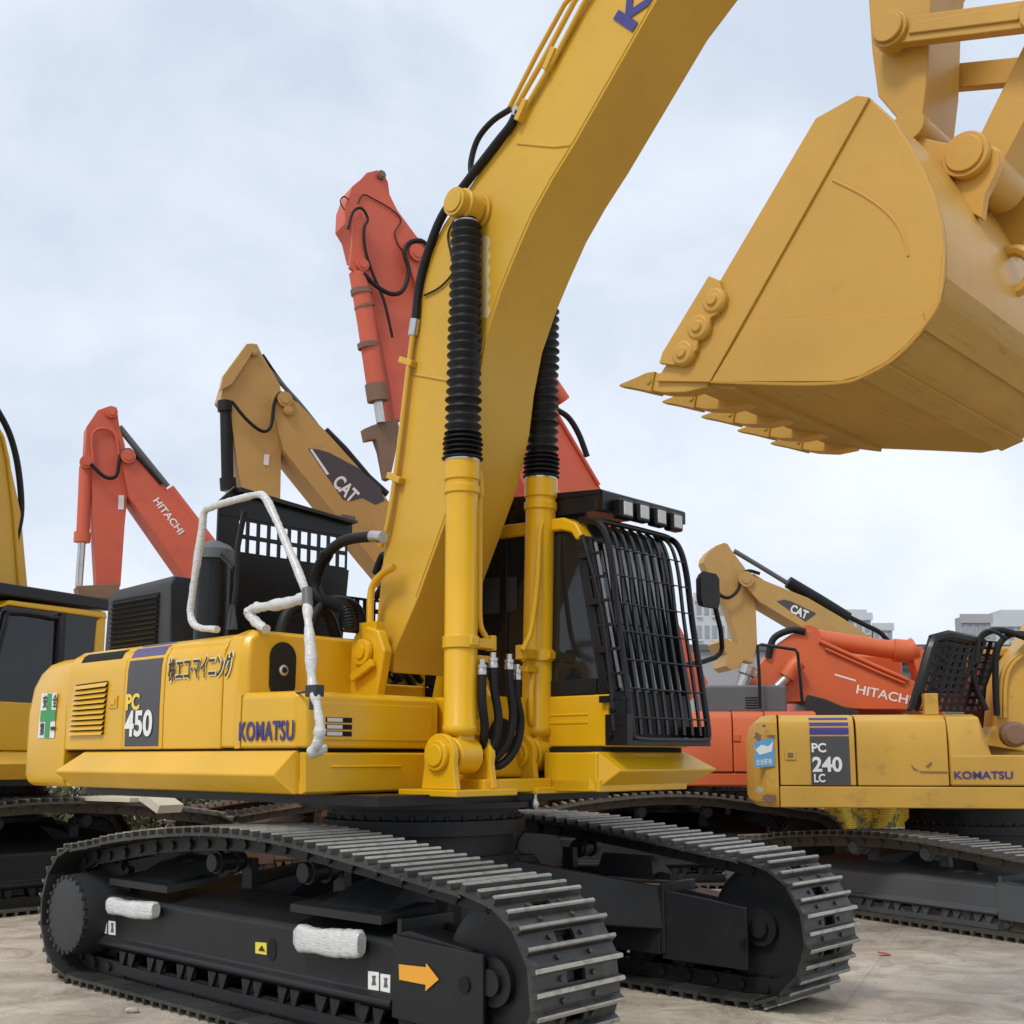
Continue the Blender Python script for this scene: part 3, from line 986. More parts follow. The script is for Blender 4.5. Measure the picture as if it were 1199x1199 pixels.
# overspray ghost of the bellows on the boom side
mb = MB()
gh = []
for k in range(13):
    v = 276 + k * 8.0
    gh.append((572 + 3.2 * (k % 2), v))
ghl = [(566, v) for _, v in gh][::-1]
mb.prism(P(gh + ghl, Y=-.3315), (0, -.0012, 0))
mb.build('overspray_mark', M['spray'], boom)
# K of the maker's name on the boom near the top
kd = (at(771, -60, Y=-.335) - at(720, 24, Y=-.335)).normalized()
k0 = at(735, 38, Y=-.338)
kup = at(690, 5, Y=-.335) - at(735, 38, Y=-.335)
text('maker_name', 'KOMATSU', boom, M['navy'], at(741, 37.5, Y=-.337), kd, kup, 1.9, .24, .035)
# pipes along the back of the boom
def pipe(pts, r, Y, mat, name='boom_pipe', par=boom, n=10, sm=6, ext=0):
    mb = MB(); mb.tube([V((p.x, Y, p.z)) for p in P(pts, Y=Y)] + ([V((bo[-1].x + .9, Y, 7.72 + ext)), V((bo[-1].x + 1.9, Y, 8.21 + ext))] if ext else []), r, n, smooth=sm); return mb.build(name, mat, par)


pipe([(602, 130), (640, 64), (674, 0)], .022, -.24, M['boom_yellow'], ext=.05, sm=1)
pipe([(610, 136), (648, 72), (684, 4)], .02, -.36, M['boom_yellow'], ext=-.04, sm=1)
pipe([(596, 128), (630, 62), (662, 4)], .02, -.10, M['boom_yellow'], ext=.05, sm=1)
pipe([(484, 392), (478, 440), (466, 540), (455, 612), (446, 640)], .022, -.37, M['boom_yellow'])
pipe([(488, 392), (480, 450), (470, 540), (458, 615)], .018, -.31, M['boom_yellow'])
pipe([(607, 130), (598, 148), (582, 168), (545, 216), (520, 250), (505, 285), (492, 330), (487, 375)], .035, -.36, M['rubber'], 'boom_hose')
pipe([(598, 128), (577, 142), (560, 163), (552, 190), (553, 210)], .024, -.20, M['rubber'], 'boom_hose')
for (u0, v0, u1, v1, Y, r) in ((487, 374, 484, 393, -.36, .04), (608, 126, 604, 136, -.36, .036)):
    mb = MB(); mb.cyl(at(u0, v0, Y=Y), at(u1, v1, Y=Y), r, n=14); mb.build('hose_crimp', M['steel'], boom)
for u, v in ((613, 130), (478, 424), (464, 560), (646, 70)):
    c = at(u, v, Y=-.36); mb = MB(); mb.box(c, (.16, .07, .05), Matrix.Rotation(R(25 if v > 300 else -55), 3, 'Y')); mb.build('pipe_clamp', M['boom_yellow'], boom, bevel=.006)
# grease line next to the cylinder head
pipe([(533, 256), (525, 275), (529, 300), (531, 318), (516, 336), (497, 346)], .008, -.345, M['rubber'], 'grease_line')
# pivot of cylinders on boom
for sd in (-1, 1):
    c = at(547, 243, Y=-.45)
    mb = MB()
    mb.cyl((c.x, sd * .335, c.z), (c.x, sd * .59, c.z), .108, n=28)
    mb.cyl((c.x, sd * .335, c.z), (c.x, sd * .36, c.z), .145, n=28)
    mb.cyl((c.x, sd * .591, c.z), (c.x, sd * .602, c.z), .082, n=28)
    mb.build('cylinder_pivot', M['boom_yellow'], boom, bevel=.008)

# ---- boom cylinders
piv = at(547, 243, Y=-.45)
for sd, fu, tu in ((-1, at(539, 888, Y=-.45), at(542, 541, Y=-.45)), (1, at(629, 886, Y=.45), at(634, 562, Y=.45))):
    Y = sd * .45
    foot = V((fu.x, Y, fu.z + .02)); top = V((tu.x, Y, tu.z))
    pv = V((piv.x, Y, piv.z)) if sd < 0 else V((tu.x + .06, Y, piv.z))
    mb = MB()
    r = .118
    mb.lathe(foot + V((0, 0, .13)), top, [(0, r - .03), (.01, r), (.035, r + .008), (.04, r), (.875, r), (.88, r + .012), (.905, r + .012), (.91, r), (.925, r), (.93, r + .012), (1, r + .012)], 32)
    cy = mb.build('boom_cylinder', M['yellow'], EX, smooth=50)
    mb = MB()
    mb.lathe(foot - V((0, .11, 0)), foot + V((0, .11, 0)), [(0, .12), (.05, .13), (.95, .13), (1, .12)], 28)
    mb.box(foot + V((0, 0, .10)), (.15, .15, .16))
    mb.build('cylinder_eye', M['yellow'], cy, bevel=.008)
    # foot lugs
    mb = MB()
    for s2 in (-1, 1):
        y = Y + s2 * .155
        pr = [(foot.x + math.cos(q) * .15, y, foot.z + math.sin(q) * .15) for q in [R(a) for a in range(-20, 201, 20)]]
        pr += [(foot.x - .17, y, 1.50), (foot.x + .17, y, 1.50)]
        mb.prism(pr, (0, s2 * .05, 0))
        mb.cyl((foot.x, y + s2 * .05, foot.z), (foot.x, y + s2 * .085, foot.z), .105, n=26)
        mb.cyl((foot.x, y + s2 * .085, foot.z), (foot.x, y + s2 * .10, foot.z), .075, n=26)
    mb.bx(foot.x - .30, foot.x + .27, Y - .30, Y + .30, 1.455, 1.50)
    mb.build('cylinder_lug', M['yellow'], EX, bevel=.012, seg=3)
    # bellows
    ax = pv - top
    nb = 30
    prof = []
    random.seed(11 + sd)
    ts = []
    t = 0
    for k in range(nb):
        t += (.55 if k < 6 else 1.0) * random.uniform(.93, 1.07); ts.append(t)
    T = ts[-1]
    tt = 0
    prof.append((0, .115))
    for k in range(nb):
        t0 = (ts[k - 1] if k else 0) / T * .955; t1 = ts[k] / T * .955
        f = 1 - .20 * (t1)
        ro = (.148 if k < 5 else .140) * f * random.uniform(.97, 1.03); ri = .108 * f
        prof += [(t0 + (t1 - t0) * .18, ri), (t0 + (t1 - t0) * .55, ro), (t0 + (t1 - t0) * .68, ro * .99), (t1, ri)]
    prof.append((.97, .08))
    mb = MB(); mb.lathe(top, pv - ax * .02, prof, 28); mb.build('rubber_bellows', M['rubber'], cy, smooth=60)
    mb = MB(); mb.cyl(top - ax * .004, top + ax * .006, .128, n=28); mb.cyl(pv - ax * .075, pv - ax * .062, .095, n=24); mb.build('bellows_clip', M['steel'], cy)
    mb = MB(); mb.lathe(pv - V((0, .07, 0)), pv + V((0, .07, 0)), [(0, .11), (.06, .125), (.94, .125), (1, .11)], 28); mb.cyl(pv - ax * .08, pv, .07, n=18)
    mb.build('rod_eye', M['boom_yellow'], cy)
    # clamp band with pipe manifold, side toward the other cylinder
    zb = at(545, 752, Y=-.45).z if sd < 0 else at(635, 768, Y=.45).z
    cx = foot.x + (top.x - foot.x) * (zb - foot.z) / (top.z - foot.z)
    mb = MB()
    mb.lathe((cx, Y, zb - .045), (cx, Y, zb + .045), [(0, r + .006), (0, r + .014), (1, r + .014), (1, r + .006)], 32)
    mb.box((cx + .04, Y - sd * .17, zb), (.10, .16, .07))
    mb.box((cx + .13, Y - .0, zb), (.03, .08, .06))
    mb.box((cx + .04, Y - sd * .15, zb - .11), (.08, .14, .05))
    if sd > 0: mb.box((cx, Y + .17, zb), (.05, .12, .06))
    mb.box((cx + .05, Y - sd * .255, zb + .01), (.07, .05, .11))
    mb.build('cylinder_clamp', M['yellow'], cy, bevel=.008)
    # rigid pipe up the tube
    mb = MB()
    y1 = Y - sd * .135
    mb.tube([(cx + .06, Y - sd * .20, zb - .02), (cx + .05, Y - sd * .20, zb + .05), (cx + .045, y1 - sd * .01, zb + .16), (cx + .05, y1, zb + .5), (cx + .05, y1, zb + 1.0), (top.x + .06, y1, top.z - .22), (top.x + .06, Y - sd * .12, top.z - .06)] if sd < 0 else
            [at(u_, v_, X=cx + .105) for u_, v_ in ((612, 762), (617, 752), (623, 735), (630, 680), (633, 620), (640, 608), (649, 597), (652, 588), (652, 574))], .021, 10, smooth=6)
    mb.build('cylinder_pipe', M['yellow'], cy)
    mb = MB()
    mb.tube([(cx + .045, Y - sd * .10, zb - .12), (cx + .05, Y - sd * .135, zb - .25), (cx + .04, Y - sd * .125, zb - .5), (cx, Y - sd * .05, foot.z + .25)], .024, 10, smooth=5)
    mb.build('cylinder_pipe', M['yellow'], cy)

# four flexible hoses between the cylinders
def hosepath(pts, X0, r=.031):
    mb = MB()
    mb.tube([at(u, v, X=x) for u, v, x in pts], r, 12, smooth=8)
    mb.build('hydraulic_hose', M['rubber'], EX)
    (u, v, x), (u2, v2, x2) = pts[0], pts[1]
    a = at(u, v - 14, X=x); b = at(u, v + 4, X=x)
    mb = MB(); mb.lathe(a, b, [(0, .022), (.35, .022), (.36, .036), (.55, .036), (.56, .03), (.75, .036), (1, .035)], 12); mb.build('hose_crimp', M['steel'], EX)


hosepath([(565, 786, .98), (565, 820, .98), (568, 850, .96), (567, 870, .92), (572, 884, .84)], .98)
hosepath([(578, 778, 1.0), (579, 806, 1.0), (584, 840, 1.0), (580, 870, .97), (568, 886, .90), (560, 888, .84)], 1.0)
hosepath([(597, 780, 1.0), (598, 806, 1.0), (601, 840, 1.0), (594, 870, .98), (578, 889, .92), (566, 886, .84)], 1.0)
hosepath([(606, 792, .98), (605, 815, .98), (610, 845, .98), (604, 876, .98), (586, 896, .94), (568, 892, .84)], .98)

# ---- hoses from boom root to the engine bay
mb = MB()
mb.tube(P([(447, 629), (425, 629), (402, 634), (384, 648), (373, 668), (369, 688), (376, 702), (392, 708), (406, 714), (411, 738)], Y=-.62), .042, 12, smooth=8)
rib = mb.build('boom_hose', M['rubber'], EX)
mb = MB()
c = spline(P([(384, 648), (373, 668), (369, 688), (376, 702), (392, 708), (406, 714), (411, 738)], Y=-.62), 8)
for a, b in zip(c[::1], c[1::1]):
    mb.cyl(a, a.lerp(b, .45), .052, n=12)
mb.build('spiral_guard', M['rubber'], EX)
mb = MB(); mb.tube(P([(449, 629), (436, 628)], Y=-.62), .046, 12); mb.build('hose_crimp', M['steel'], EX)
mb = MB()
mb.tube(P([(462, 664), (448, 672), (437, 686), (434, 706), (434, 735)], Y=-.46), .028, 10, smooth=6)
mb.box(at(436, 735, Y=-.46), (.2, .08, .08))
mb.build('boom_pipe', M['yellow'], EX)

# ---- wrapped hand rail
mb = MB()
rail = [at(382, 876, Y=-1.46), at(367, 881, Y=-1.55), at(373, 868, Y=-1.56), at(375, 850, Y=-1.56), at(371, 820, Y=-1.55), at(366, 800, Y=-1.53), at(364, 760, Y=-1.50), at(361, 722, Y=-1.46), at(360, 697, Y=-1.40)]
loop = P([(360, 697), (350, 670), (334, 632), (320, 600), (311, 583), (303, 579), (285, 583), (250, 593), (240, 600), (237, 620), (231, 660), (225, 700), (224, 722), (232, 734), (255, 737)], Y=-1.36)
arm_ = P([(359, 699), (340, 705), (312, 710), (299, 712), (293, 718), (300, 728), (312, 737)], Y=-1.36)
random.seed(5)


def wob(base, amp):
    ph = [random.uniform(0, 6) for _ in range(3)]
    return lambda t: base + amp * (math.sin(t * 31 + ph[0]) * .5 + math.sin(t * 67 + ph[1]) * .35 + math.sin(t * 13 + ph[2]) * .4)


mb.tube(rail, wob(.033, .008), 14, smooth=16)
mb.tube(loop, wob(.028, .004), 14, smooth=14)
mb.tube(arm_, wob(.037, .008), 14, smooth=14)
for v in mb.bm.verts: v.co += V((random.uniform(-1, 1), random.uniform(-1, 1), random.uniform(-1, 1))) * .0022
hr = mb.build('hand_rail', M['wrap'], EX, smooth=70)
c = at(369, 809, Y=-1.54)
mb = MB(); mb.box(c, (.11, .07, .075)); mb.tube([c, c + V((-.12, .02, .0)), V((xfront, -1.3, c.z))], .009, 8); mb.tube([c, c + V((0, 0, -.12))], .035, 12)
mb.build('rail_clamp', M['greyblack'], hr, bevel=.006)
mb = MB(); mb.tube([at(360, 690, Y=-1.40), at(361, 716, Y=-1.44)], .036, 12); mb.build('rail_post', M['slate'], hr)

# ---- cooling intake housing on the rear deck
ia, ib = at(122, 760, Y=-.95), at(200, 745, Y=-.95)
x0_, x1_ = ia.x, ib.x
mb = MB()
mb.loft([[(x0_, -.95, 2.60), (x0_ + .02, -.95, 3.17), (x0_ + .08, -.88, 3.25), (x0_ + .1, .55, 3.25), (x0_, .6, 2.60)],
         [(x1_, -.95, 2.60), (x1_ - .02, -.95, 3.20), (x1_ - .10, -.88, 3.28), (x1_ - .1, .55, 3.28), (x1_, .6, 2.60)]])
ih = mb.build('intake_housing', M['greyblack'], EX, bevel=.03, seg=3)
mb = MB(); mb.bx(x0_ + .13, x1_ - .20, -.957, -.952, 2.68, 3.13); mb.build('grille_opening', M['hole'], ih)
mb = MB()
for k in range(10):
    z = 2.70 + k * .044
    mb.box(((x0_ + x1_) / 2 - .035, -.965, z), (x1_ - x0_ - .34, .022, .012), Matrix.Rotation(R(35), 3, 'X'))
mb.build('grille_slats', M['gloss_black'], ih, smooth=10)
# air cleaner and strut
c = at(251, 652, X=-1.50)
mb = MB(); mb.lathe(V((c.x, c.y, 2.58)), c + V((0, 0, -.03)), [(0, .14), (1, .14)], 28); ac = mb.build('air_cleaner', M['gloss_black'], EX)
mb = MB(); mb.lathe(c + V((0, 0, -.028)), c + V((0, 0, .13)), [(0, .165), (.5, .165), (.75, .13), (1, .04)], 28); mb.build('rain_cap', M['slate'], ac)
mb = MB(); mb.tube(P([(287, 598), (279, 640), (277, 690), (271, 735)], Y=-1.2), .022, 8)
mb.tube(P([(262, 650), (277, 665)], Y=-1.2), .03, 8)
mb.frustum(P([(265, 737), (279, 737), (275, 708), (270, 708)], Y=-1.22), P([(265, 737), (279, 737), (275, 708), (270, 708)], Y=-1.16))
mb.build('hood_stay', M['gloss_black'], EX, smooth=40)

# ---- raised engine bonnet, perforated steel
xo = -1.75
A, B, C_, D = at(240, 598, X=xo), at(411, 612, X=xo), at(392, 720, X=xo), at(245, 712, X=xo)
oy0, oy1 = A.y + .12, B.y
mb = MB()
zt_, zb_ = B.z + .02, 2.62
ps, pe = at(276, 640, X=xo), at(398, 640, X=xo)
zp1, zp0 = at(335, 617, X=xo).z, at(335, 657, X=xo).z
mb.prism([(xo, oy0, zp1), (xo, oy1, zp1 - .0), (xo, oy1, zt_ - .02), (xo, oy0 + .15, zt_ + .1), (xo, oy0, zt_ - .05)], (.03, 0, 0))
mb.prism([(xo, oy0, zb_), (xo, oy1 - .1, zb_), (xo, oy1 - .03, zp0), (xo, oy0, zp0)], (.03, 0, 0))
mb.prism([(xo, oy0, zp0), (xo, ps.y, zp0), (xo, ps.y, zp1), (xo, oy0, zp1)], (.029, 0, 0))
perforated(mb, (xo + .001, ps.y, zp0), (0, oy1 - ps.y - .05, 0), (0, 0, zp1 - zp0), 11, 2, .74, .76, .026)
mb.prism([(xo + .03, oy0 + .16, zt_ + .04), (xo + .03, oy1 - .02, zt_ - .05), (xo + .03, oy1 - .02, zt_ - .02), (xo + .03, oy0 + .16, zt_ + .085)], (.07, 0, 0))
bn = mb.build('raised_bonnet', M['gloss_black'], EX, bevel=.004)
mb = MB(); c = at(405, 608, X=xo); mb.box(c, (.1, .16, .07)); mb.cyl(c - V((0, .1, 0)), c + V((0, .14, 0)), .022, n=10); mb.build('bonnet_latch', M['rust'], bn, bevel=.006)
# second, lower perforated cover behind the boom foot
c0 = at(398, 700, X=-1.2); c1 = at(446, 700, X=-1.2); zz0 = at(420, 742, X=-1.2).z; zz1 = at(420, 700, X=-1.2).z
mb = MB(); perforated(mb, (-1.2, c0.y, zz0), (0, c1.y - c0.y, 0), (0, 0, zz1 - zz0), 5, 3, .62, .62, .025); mb.build('radiator_screen', M['gloss_black'], EX)

# ---- cab
CY0, CY1 = .47, 1.50
prof = [(1.41, 1.79), (1.43, 2.18), (1.20, 3.36), (1.13, 3.45), (1.0, 3.50), (-.35, 3.56), (-.48, 3.50), (-.52, 3.3), (-.52, 1.79)]
mb = MB()  # lower shell
mb.prism([(1.41, CY0, 1.79), (1.43, CY0, 2.17), (-.52, CY0, 2.17), (-.52, CY0, 1.79)], (0, CY1 - CY0, 0))
cab = mb.build('cab', M['yellow'], EX, bevel=.015, seg=3)
mb = MB(); mb.bx(.30, 1.24, CY0 - .006, CY0 + .01, 1.96, 1.985); mb.bx(.30, 1.24, CY0 - .006, CY0 + .01, 2.02, 2.035); mb.build('panel_crease', M['yellow'], cab, bevel=.004)
mb = MB()  # glasshouse inner body
mb.prism([(1.38, CY0 + .015, 2.171), (1.395, CY0 + .015, 2.20), (1.165, CY0 + .015, 3.36), (1.1, CY0 + .015, 3.42), (-.46, CY0 + .015, 3.47), (-.50, CY0 + .015, 2.171)], (0, CY1 - CY0 - .03, 0))
mb.build('cab_glass', M['glass'], cab, bevel=.01)
mb = MB()  # frame members: pillars
for y, s2 in ((CY0, 1), (CY1, -1)):
    mb.prism([(1.415, y, 2.172), (1.43, y, 2.20), (1.20, y, 3.37), (1.10, y, 3.43), (1.06, y, 3.40), (1.12, y, 3.33), (1.34, y, 2.25), (1.32, y, 2.172)], (0, s2 * .05, 0))
    mb.prism([(1.31, y, 2.172), (1.32, y, 2.29), (-.52, y, 2.29), (-.52, y, 2.172)], (0, s2 * .03, 0))
    mb.prism([(-.52, y, 2.30), (-.40, y, 2.30), (-.40, y, 3.46), (-.52, y, 3.46)], (0, s2 * .03, 0))
    mb.prism([(.34, y, 2.292), (.42, y, 2.292), (.42, y, 3.44), (.34, y, 3.44)], (0, s2 * .03, 0))
mb.build('cab_pillars', M['gloss_black'], cab, bevel=.006)
mb = MB()
mb.prism([(1.215, CY0 - .02, 3.36), (1.15, CY0 - .02, 3.47), (1.02, CY0 - .02, 3.53), (-.35, CY0 - .02, 3.59), (-.50, CY0 - .02, 3.54), (-.50, CY0 - .02, 3.47), (1.0, CY0 - .02, 3.43), (1.10, CY0 - .02, 3.40), (1.15, CY0 - .02, 3.33)], (0, CY1 - CY0 + .04, 0))
mb.build('cab_roof', M['yellow'], cab, bevel=.02, seg=3)
mb = MB(); mb.prism([(1.225, CY0 + .10, 3.335), (1.222, CY0 + .10, 3.37), (1.157, CY0 + .10, 3.485), (1.03, CY0 + .10, 3.54), (1.03, CY0 + .10, 3.5), (1.12, CY0 + .10, 3.44), (1.18, CY0 + .10, 3.335)], (0, CY1 - CY0 - .07, 0)); mb.build('roof_header', M['gloss_black'], cab, bevel=.006)
# grey pane laid on the side glass to paint in a reflection
mb = MB(); mb.prism(P([(566, 677), (606, 675), (606, 715), (566, 720)], Y=CY0 + .012), (0, -.004, 0)); mb.build('glass_reflection_pane', M['greyblack'], cab)
# cab skirt
a0, a1 = at(726, 906, X=1.50), at(840, 906, X=1.50)
Yr, Yl = a0.y, a1.y
mb = MB()
# lower front rail: faces forward, pointed ends
Lr = [(1.37, Yr - .11, 1.475), (1.37, Yr - .11, 1.755), (1.20, Yr - .11, 1.755), (1.20, Yr - .11, 1.475)]
mb.loft([[(1.20, Yr - .13, 1.755), (1.38, Yr - .13, 1.755), (1.38, Yr - .13, 1.475), (1.20, Yr - .13, 1.475)],
         [(1.20, Yr - .02, 1.755), (1.42, Yr - .12, 1.755), (1.42, Yr - .14, 1.475), (1.20, Yr - .02, 1.475)]])
mb2 = MB()
mb2.loft([[(1.25, Yr - .13, 1.75), (1.40, Yr - .13, 1.755), (1.52, Yr - .01, 1.62), (1.38, Yr - .15, 1.475), (1.25, Yr - .13, 1.475)],
          [(1.25, Yl - .30, 1.75), (1.40, Yl - .28, 1.755), (1.52, Yl, 1.62), (1.38, Yl - .32, 1.475), (1.25, Yl - .34, 1.475)]])
mb2.build('cab_skirt', M['yellow'], EX, bevel=.014, seg=3)
mb.bm.free()
mb = MB()
mb.bx(.90, 1.40, CY0 - .11, CY0 - .06, 1.475, 1.75)
mb.bx(.9, 1.35, CY0 - .06, 1.5, 1.57, 1.73)
mb.build('front_panel', M['yellow'], EX, bevel=.012)
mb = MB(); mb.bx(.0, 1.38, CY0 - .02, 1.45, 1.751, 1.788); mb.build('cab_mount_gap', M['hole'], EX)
skirt('side_skirt', .95, 1.35, 1.5, 1, EX, M['yellow'], taper=.05)

# roof guard / visor with four lamps
mb = MB()
v0 = at(706, 574, X=1.30); v1 = at(803, 600, X=1.30)
vy0, vy1 = v0.y, v1.y
mb.loft([[(1.30, vy0, v0.z - .15), (1.30, vy0, v0.z - .0), (1.28, vy0 + .02, v0.z + .012), (1.22, vy0, v0.z - .15)], [(1.30, vy1, v0.z - .10), (1.30, vy1, v0.z), (1.28, vy1, v0.z + .012), (1.22, vy1, v0.z - .10)]])
mb.loft([[(1.28, vy0, v0.z + .014), (1.28, vy1, v0.z + .014), (1.28, vy1, v0.z - .02), (1.28, vy0, v0.z - .02)],
         [(.45, CY0 - .02, v0.z + .05), (.45, CY1 + .02, v0.z + .05), (.45, CY1 + .02, v0.z - .02), (.45, CY0 - .02, v0.z - .02)],
         [(-.42, CY0 + .02, 3.72), (-.42, CY1, 3.72), (-.42, CY1, 3.62), (-.42, CY0 + .02, 3.62)]])
mb.loft([[(1.22, vy0, v0.z - .02), (1.22, vy0, v0.z - .15), (1.25, vy0, v0.z - .02)], [(.5, CY0 - .01, v0.z - .02), (.5, CY0 - .01, 3.57), (.5, CY0 + .02, v0.z - .02)]])
mb.bx(-.45, -.38, CY0 + .05, CY1 - .05, 3.58, 3.66)
mb.bx(.4, .46, CY0 + .05, CY1 - .05, 3.56, v0.z)
vg = mb.build('roof_guard', M['gloss_black'], cab, bevel=.008)
for u, v in ((734, 596), (753.5, 600), (773.5, 605.5), (792.5, 611)):
    c = at(u, v, X=1.37)
    mb = MB()
    mb.box(c + V((-.03, 0, 0)), (.09, .165, .150))
    lo = mb.build('roof_lamp', M['gloss_black'], cab, bevel=.02, seg=3)
    mb = MB(); mb.box(c + V((.017, 0, 0)), (.012, .105, .105)); mb.build('lamp_glass', M['lens'], lo, bevel=.02, seg=3)

# ---- front cage
def edge_pts(pts, Y):
    return P(pts, Y=Y)


cl = edge_pts([(690, 622), (700, 624), (708, 650), (722, 730), (733, 800), (739, 850), (746, 868)], .52)
cprof = [(1.14, 3.50), (1.28, 3.47), (1.37, 3.38), (1.43, 3.17), (1.475, 2.78), (1.54, 2.35), (1.59, 1.99), (1.60, 1.88)]
cy0, cy1 = .52, 1.50
cg = None
mb = MB()
side0 = [V((x, cy0, z)) for x, z in cprof]; side1 = [V((x, cy1, z)) for x, z in cprof]
mb.tube(side0, .026, 10, smooth=5)
mb.tube(side1, .026, 10, smooth=5)
mb.tube([V((1.60, cy0, 1.88)), V((1.605, cy0 + .06, 1.845)), V((1.605, 1.0, 1.84)), V((1.605, cy1 - .06, 1.845)), V((1.60, cy1, 1.88))], .022, 10, smooth=4)
mb.tube([V((1.28, cy0, 3.47)), V((1.28, cy0 + .08, 3.485)), V((1.28, 1.0, 3.49)), V((1.28, cy1 - .08, 3.485)), V((1.28, cy1, 3.47))], .022, 10, smooth=4)
cage = mb.build('windscreen_cage', M['gloss_black'], cab)
cs = spline([V((x, 0, z)) for x, z in cprof[1:]], 6)
for k in range(8):
    y = cy0 + (cy1 - cy0) * (k + 1) / 9
    mb = MB()
    ring = []
    for i, p in enumerate(cs):
        t = (cs[min(i + 1, len(cs) - 1)] - cs[max(0, i - 1)]).normalized()
        nrm = V((-t.z, 0, t.x)) * -1
        w2, d2 = .016, .012
        ring.append([p + V((0, y - w2, 0)) + nrm * d2, p + V((0, y + w2, 0)) + nrm * d2, p + V((0, y + w2, 0)) - nrm * .004, p + V((0, y - w2, 0)) - nrm * .004])
    mb.loft(ring)
    mb.build('cage_bar', M['gloss_black'], cage, smooth=50)
for k in range(7):
    z = 2.0 + 1.26 * k / 6
    xx = 1.6
    for a, b in zip(cs[:-1], cs[1:]):
        if b.z <= z <= a.z: xx = a.x + (b.x - a.x) * (z - a.z) / (b.z - a.z)
    mb = MB(); mb.tube([V((xx + .012, cy0, z)), V((xx + .012, cy1, z))], .0065, 6); mb.build('cage_rod', M['gloss_black'], cage)
# hinge side: inner frame with brackets
mb = MB()
inner = [V((x - .10, CY0 - .02, z)) for x, z in cprof[2:]]
mb.tube([V((1.22, CY0 - .03, 3.36)), V((1.28, CY0 - .03, 3.2)), V((1.40, CY0 - .03, 2.8)), V((1.47, CY0 - .03, 2.3)), V((1.50, CY0 - .03, 1.9))], .020, 8, smooth=4)
for k in range(8):
    z = 1.95 + k * .18
    x = 1.50 - (z - 1.9) * .07 - max(0, z - 2.4) * .14
    mb.box((x + .03, CY0 - .03, z), (.16, .02, .022))
    if k % 2: mb.box((x - .05, CY0 - .03, z), (.12, .03, .05))
mb.bx(1.42, 1.62, CY0 - .035, CY0 + .03, 1.80, 2.02)
mb.bx(1.42, 1.60, 1.45, 1.52, 1.80, 1.95)
mb.bx(1.44, 1.62, CY0, 1.50, 1.80, 1.835)
mb.prism([(1.432, CY0 + .06, 2.2), (1.432, CY0 + .01, 2.2), (1.21, CY0 + .01, 3.36), (1.21, CY0 + .06, 3.36)], (.03, 0, 0))
mb.prism([(1.432, CY1 - .06, 2.2), (1.432, CY1 - .01, 2.2), (1.21, CY1 - .01, 3.36), (1.21, CY1 - .06, 3.36)], (.03, 0, 0))
for c in ((1.50, 2.05), (1.47, 1.87)):
    mb.cyl((c[0], CY0 - .06, c[1]), (c[0], CY0 - .03, c[1]), .022, n=12)
mb.build('cage_hinge_frame', M['gloss_black'], cage, bevel=.003)
mb = MB(); mb.prism([(1.425, CY0 + .03, 1.86), (1.44, CY0 + .03, 2.19), (1.44, CY1 - .02, 2.19), (1.425, CY1 - .02, 1.86)], (.012, 0, 0)); mb.build('lower_guard_plate', M['gloss_black'], cab)
# pale grey strips painting reflections onto the windscreen
mb = MB()
for k in range(8):
    y = .585 + k * .109
    mb.prism([(1.438, y, 2.22), (1.438, y + .035, 2.22), (1.215, y + .035, 3.34), (1.215, y, 3.34)], (.004, 0, 0))
mb.build('windscreen_reflections', M['glass_sheen'], cab)

# mirror
mc = at(829, 692, X=1.35)
mb = MB()
mb.frustum([mc + V((.03, y, z)) for y, z in ((-.12, -.15), (.12, -.15), (.15, -.08), (.15, .12), (.10, .16), (-.10, .16), (-.15, .10), (-.15, -.08))],
           [mc + V((-.04, y * .8, z * .85)) for y, z in ((-.12, -.15), (.12, -.15), (.15, -.08), (.15, .12), (.10, .16), (-.10, .16), (-.15, .10), (-.15, -.08))])
mr = mb.build('side_mirror', M['rubber'], cab, bevel=.015, seg=3)
mb = MB(); mb.tube([at(836, 690, X=1.30), at(839, 715, X=1.28), at(845, 745, X=1.25), at(838, 770, X=1.2), V((1.1, 1.5, at(838, 790, X=1.2).z))], .022, 10, smooth=4)
mb.build('mirror_arm', M['rubber'], mr)

# ---- arm (stick), out of frame at the top
YA = -.22
armL = P([(1017, -40), (1017, 0), (1021, 60), (1028, 112)], Y=YA)
armR = P([(1062, 152), (1080, 140), (1087, 80), (1090, 0), (1094, -40)], Y=YA)
top1 = [V((5.05, YA, 8.75)), V((5.75, YA, 9.15)), V((6.15, YA, 8.55)), V((5.62, YA, 7.75))]
armp = [armL[3], armL[2], armL[1], armL[0]] + top1 + [armR[4], armR[3], armR[2], armR[1], armR[0]]
mb = MB(); mb.prism(armp, (0, .44, 0))
mb.bm.verts.ensure_lookup_table()
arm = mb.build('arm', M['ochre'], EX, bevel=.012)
mb = MB(); mb.cyl(V((5.5, -.40, 8.05)), V((5.5, .40, 8.05)), .11, n=24); mb.build('arm_pivot', M['boom_yellow'], arm)
mb = MB(); mb.cyl(V((3.2, 0, 8.2)), V((4.5, 0, 8.85)), .12, n=20); mb.cyl(V((4.5, 0, 8.85)), V((5.62, 0, 9.0)), .06, n=16); mb.build('arm_cylinder', M['boom_yellow'], arm)
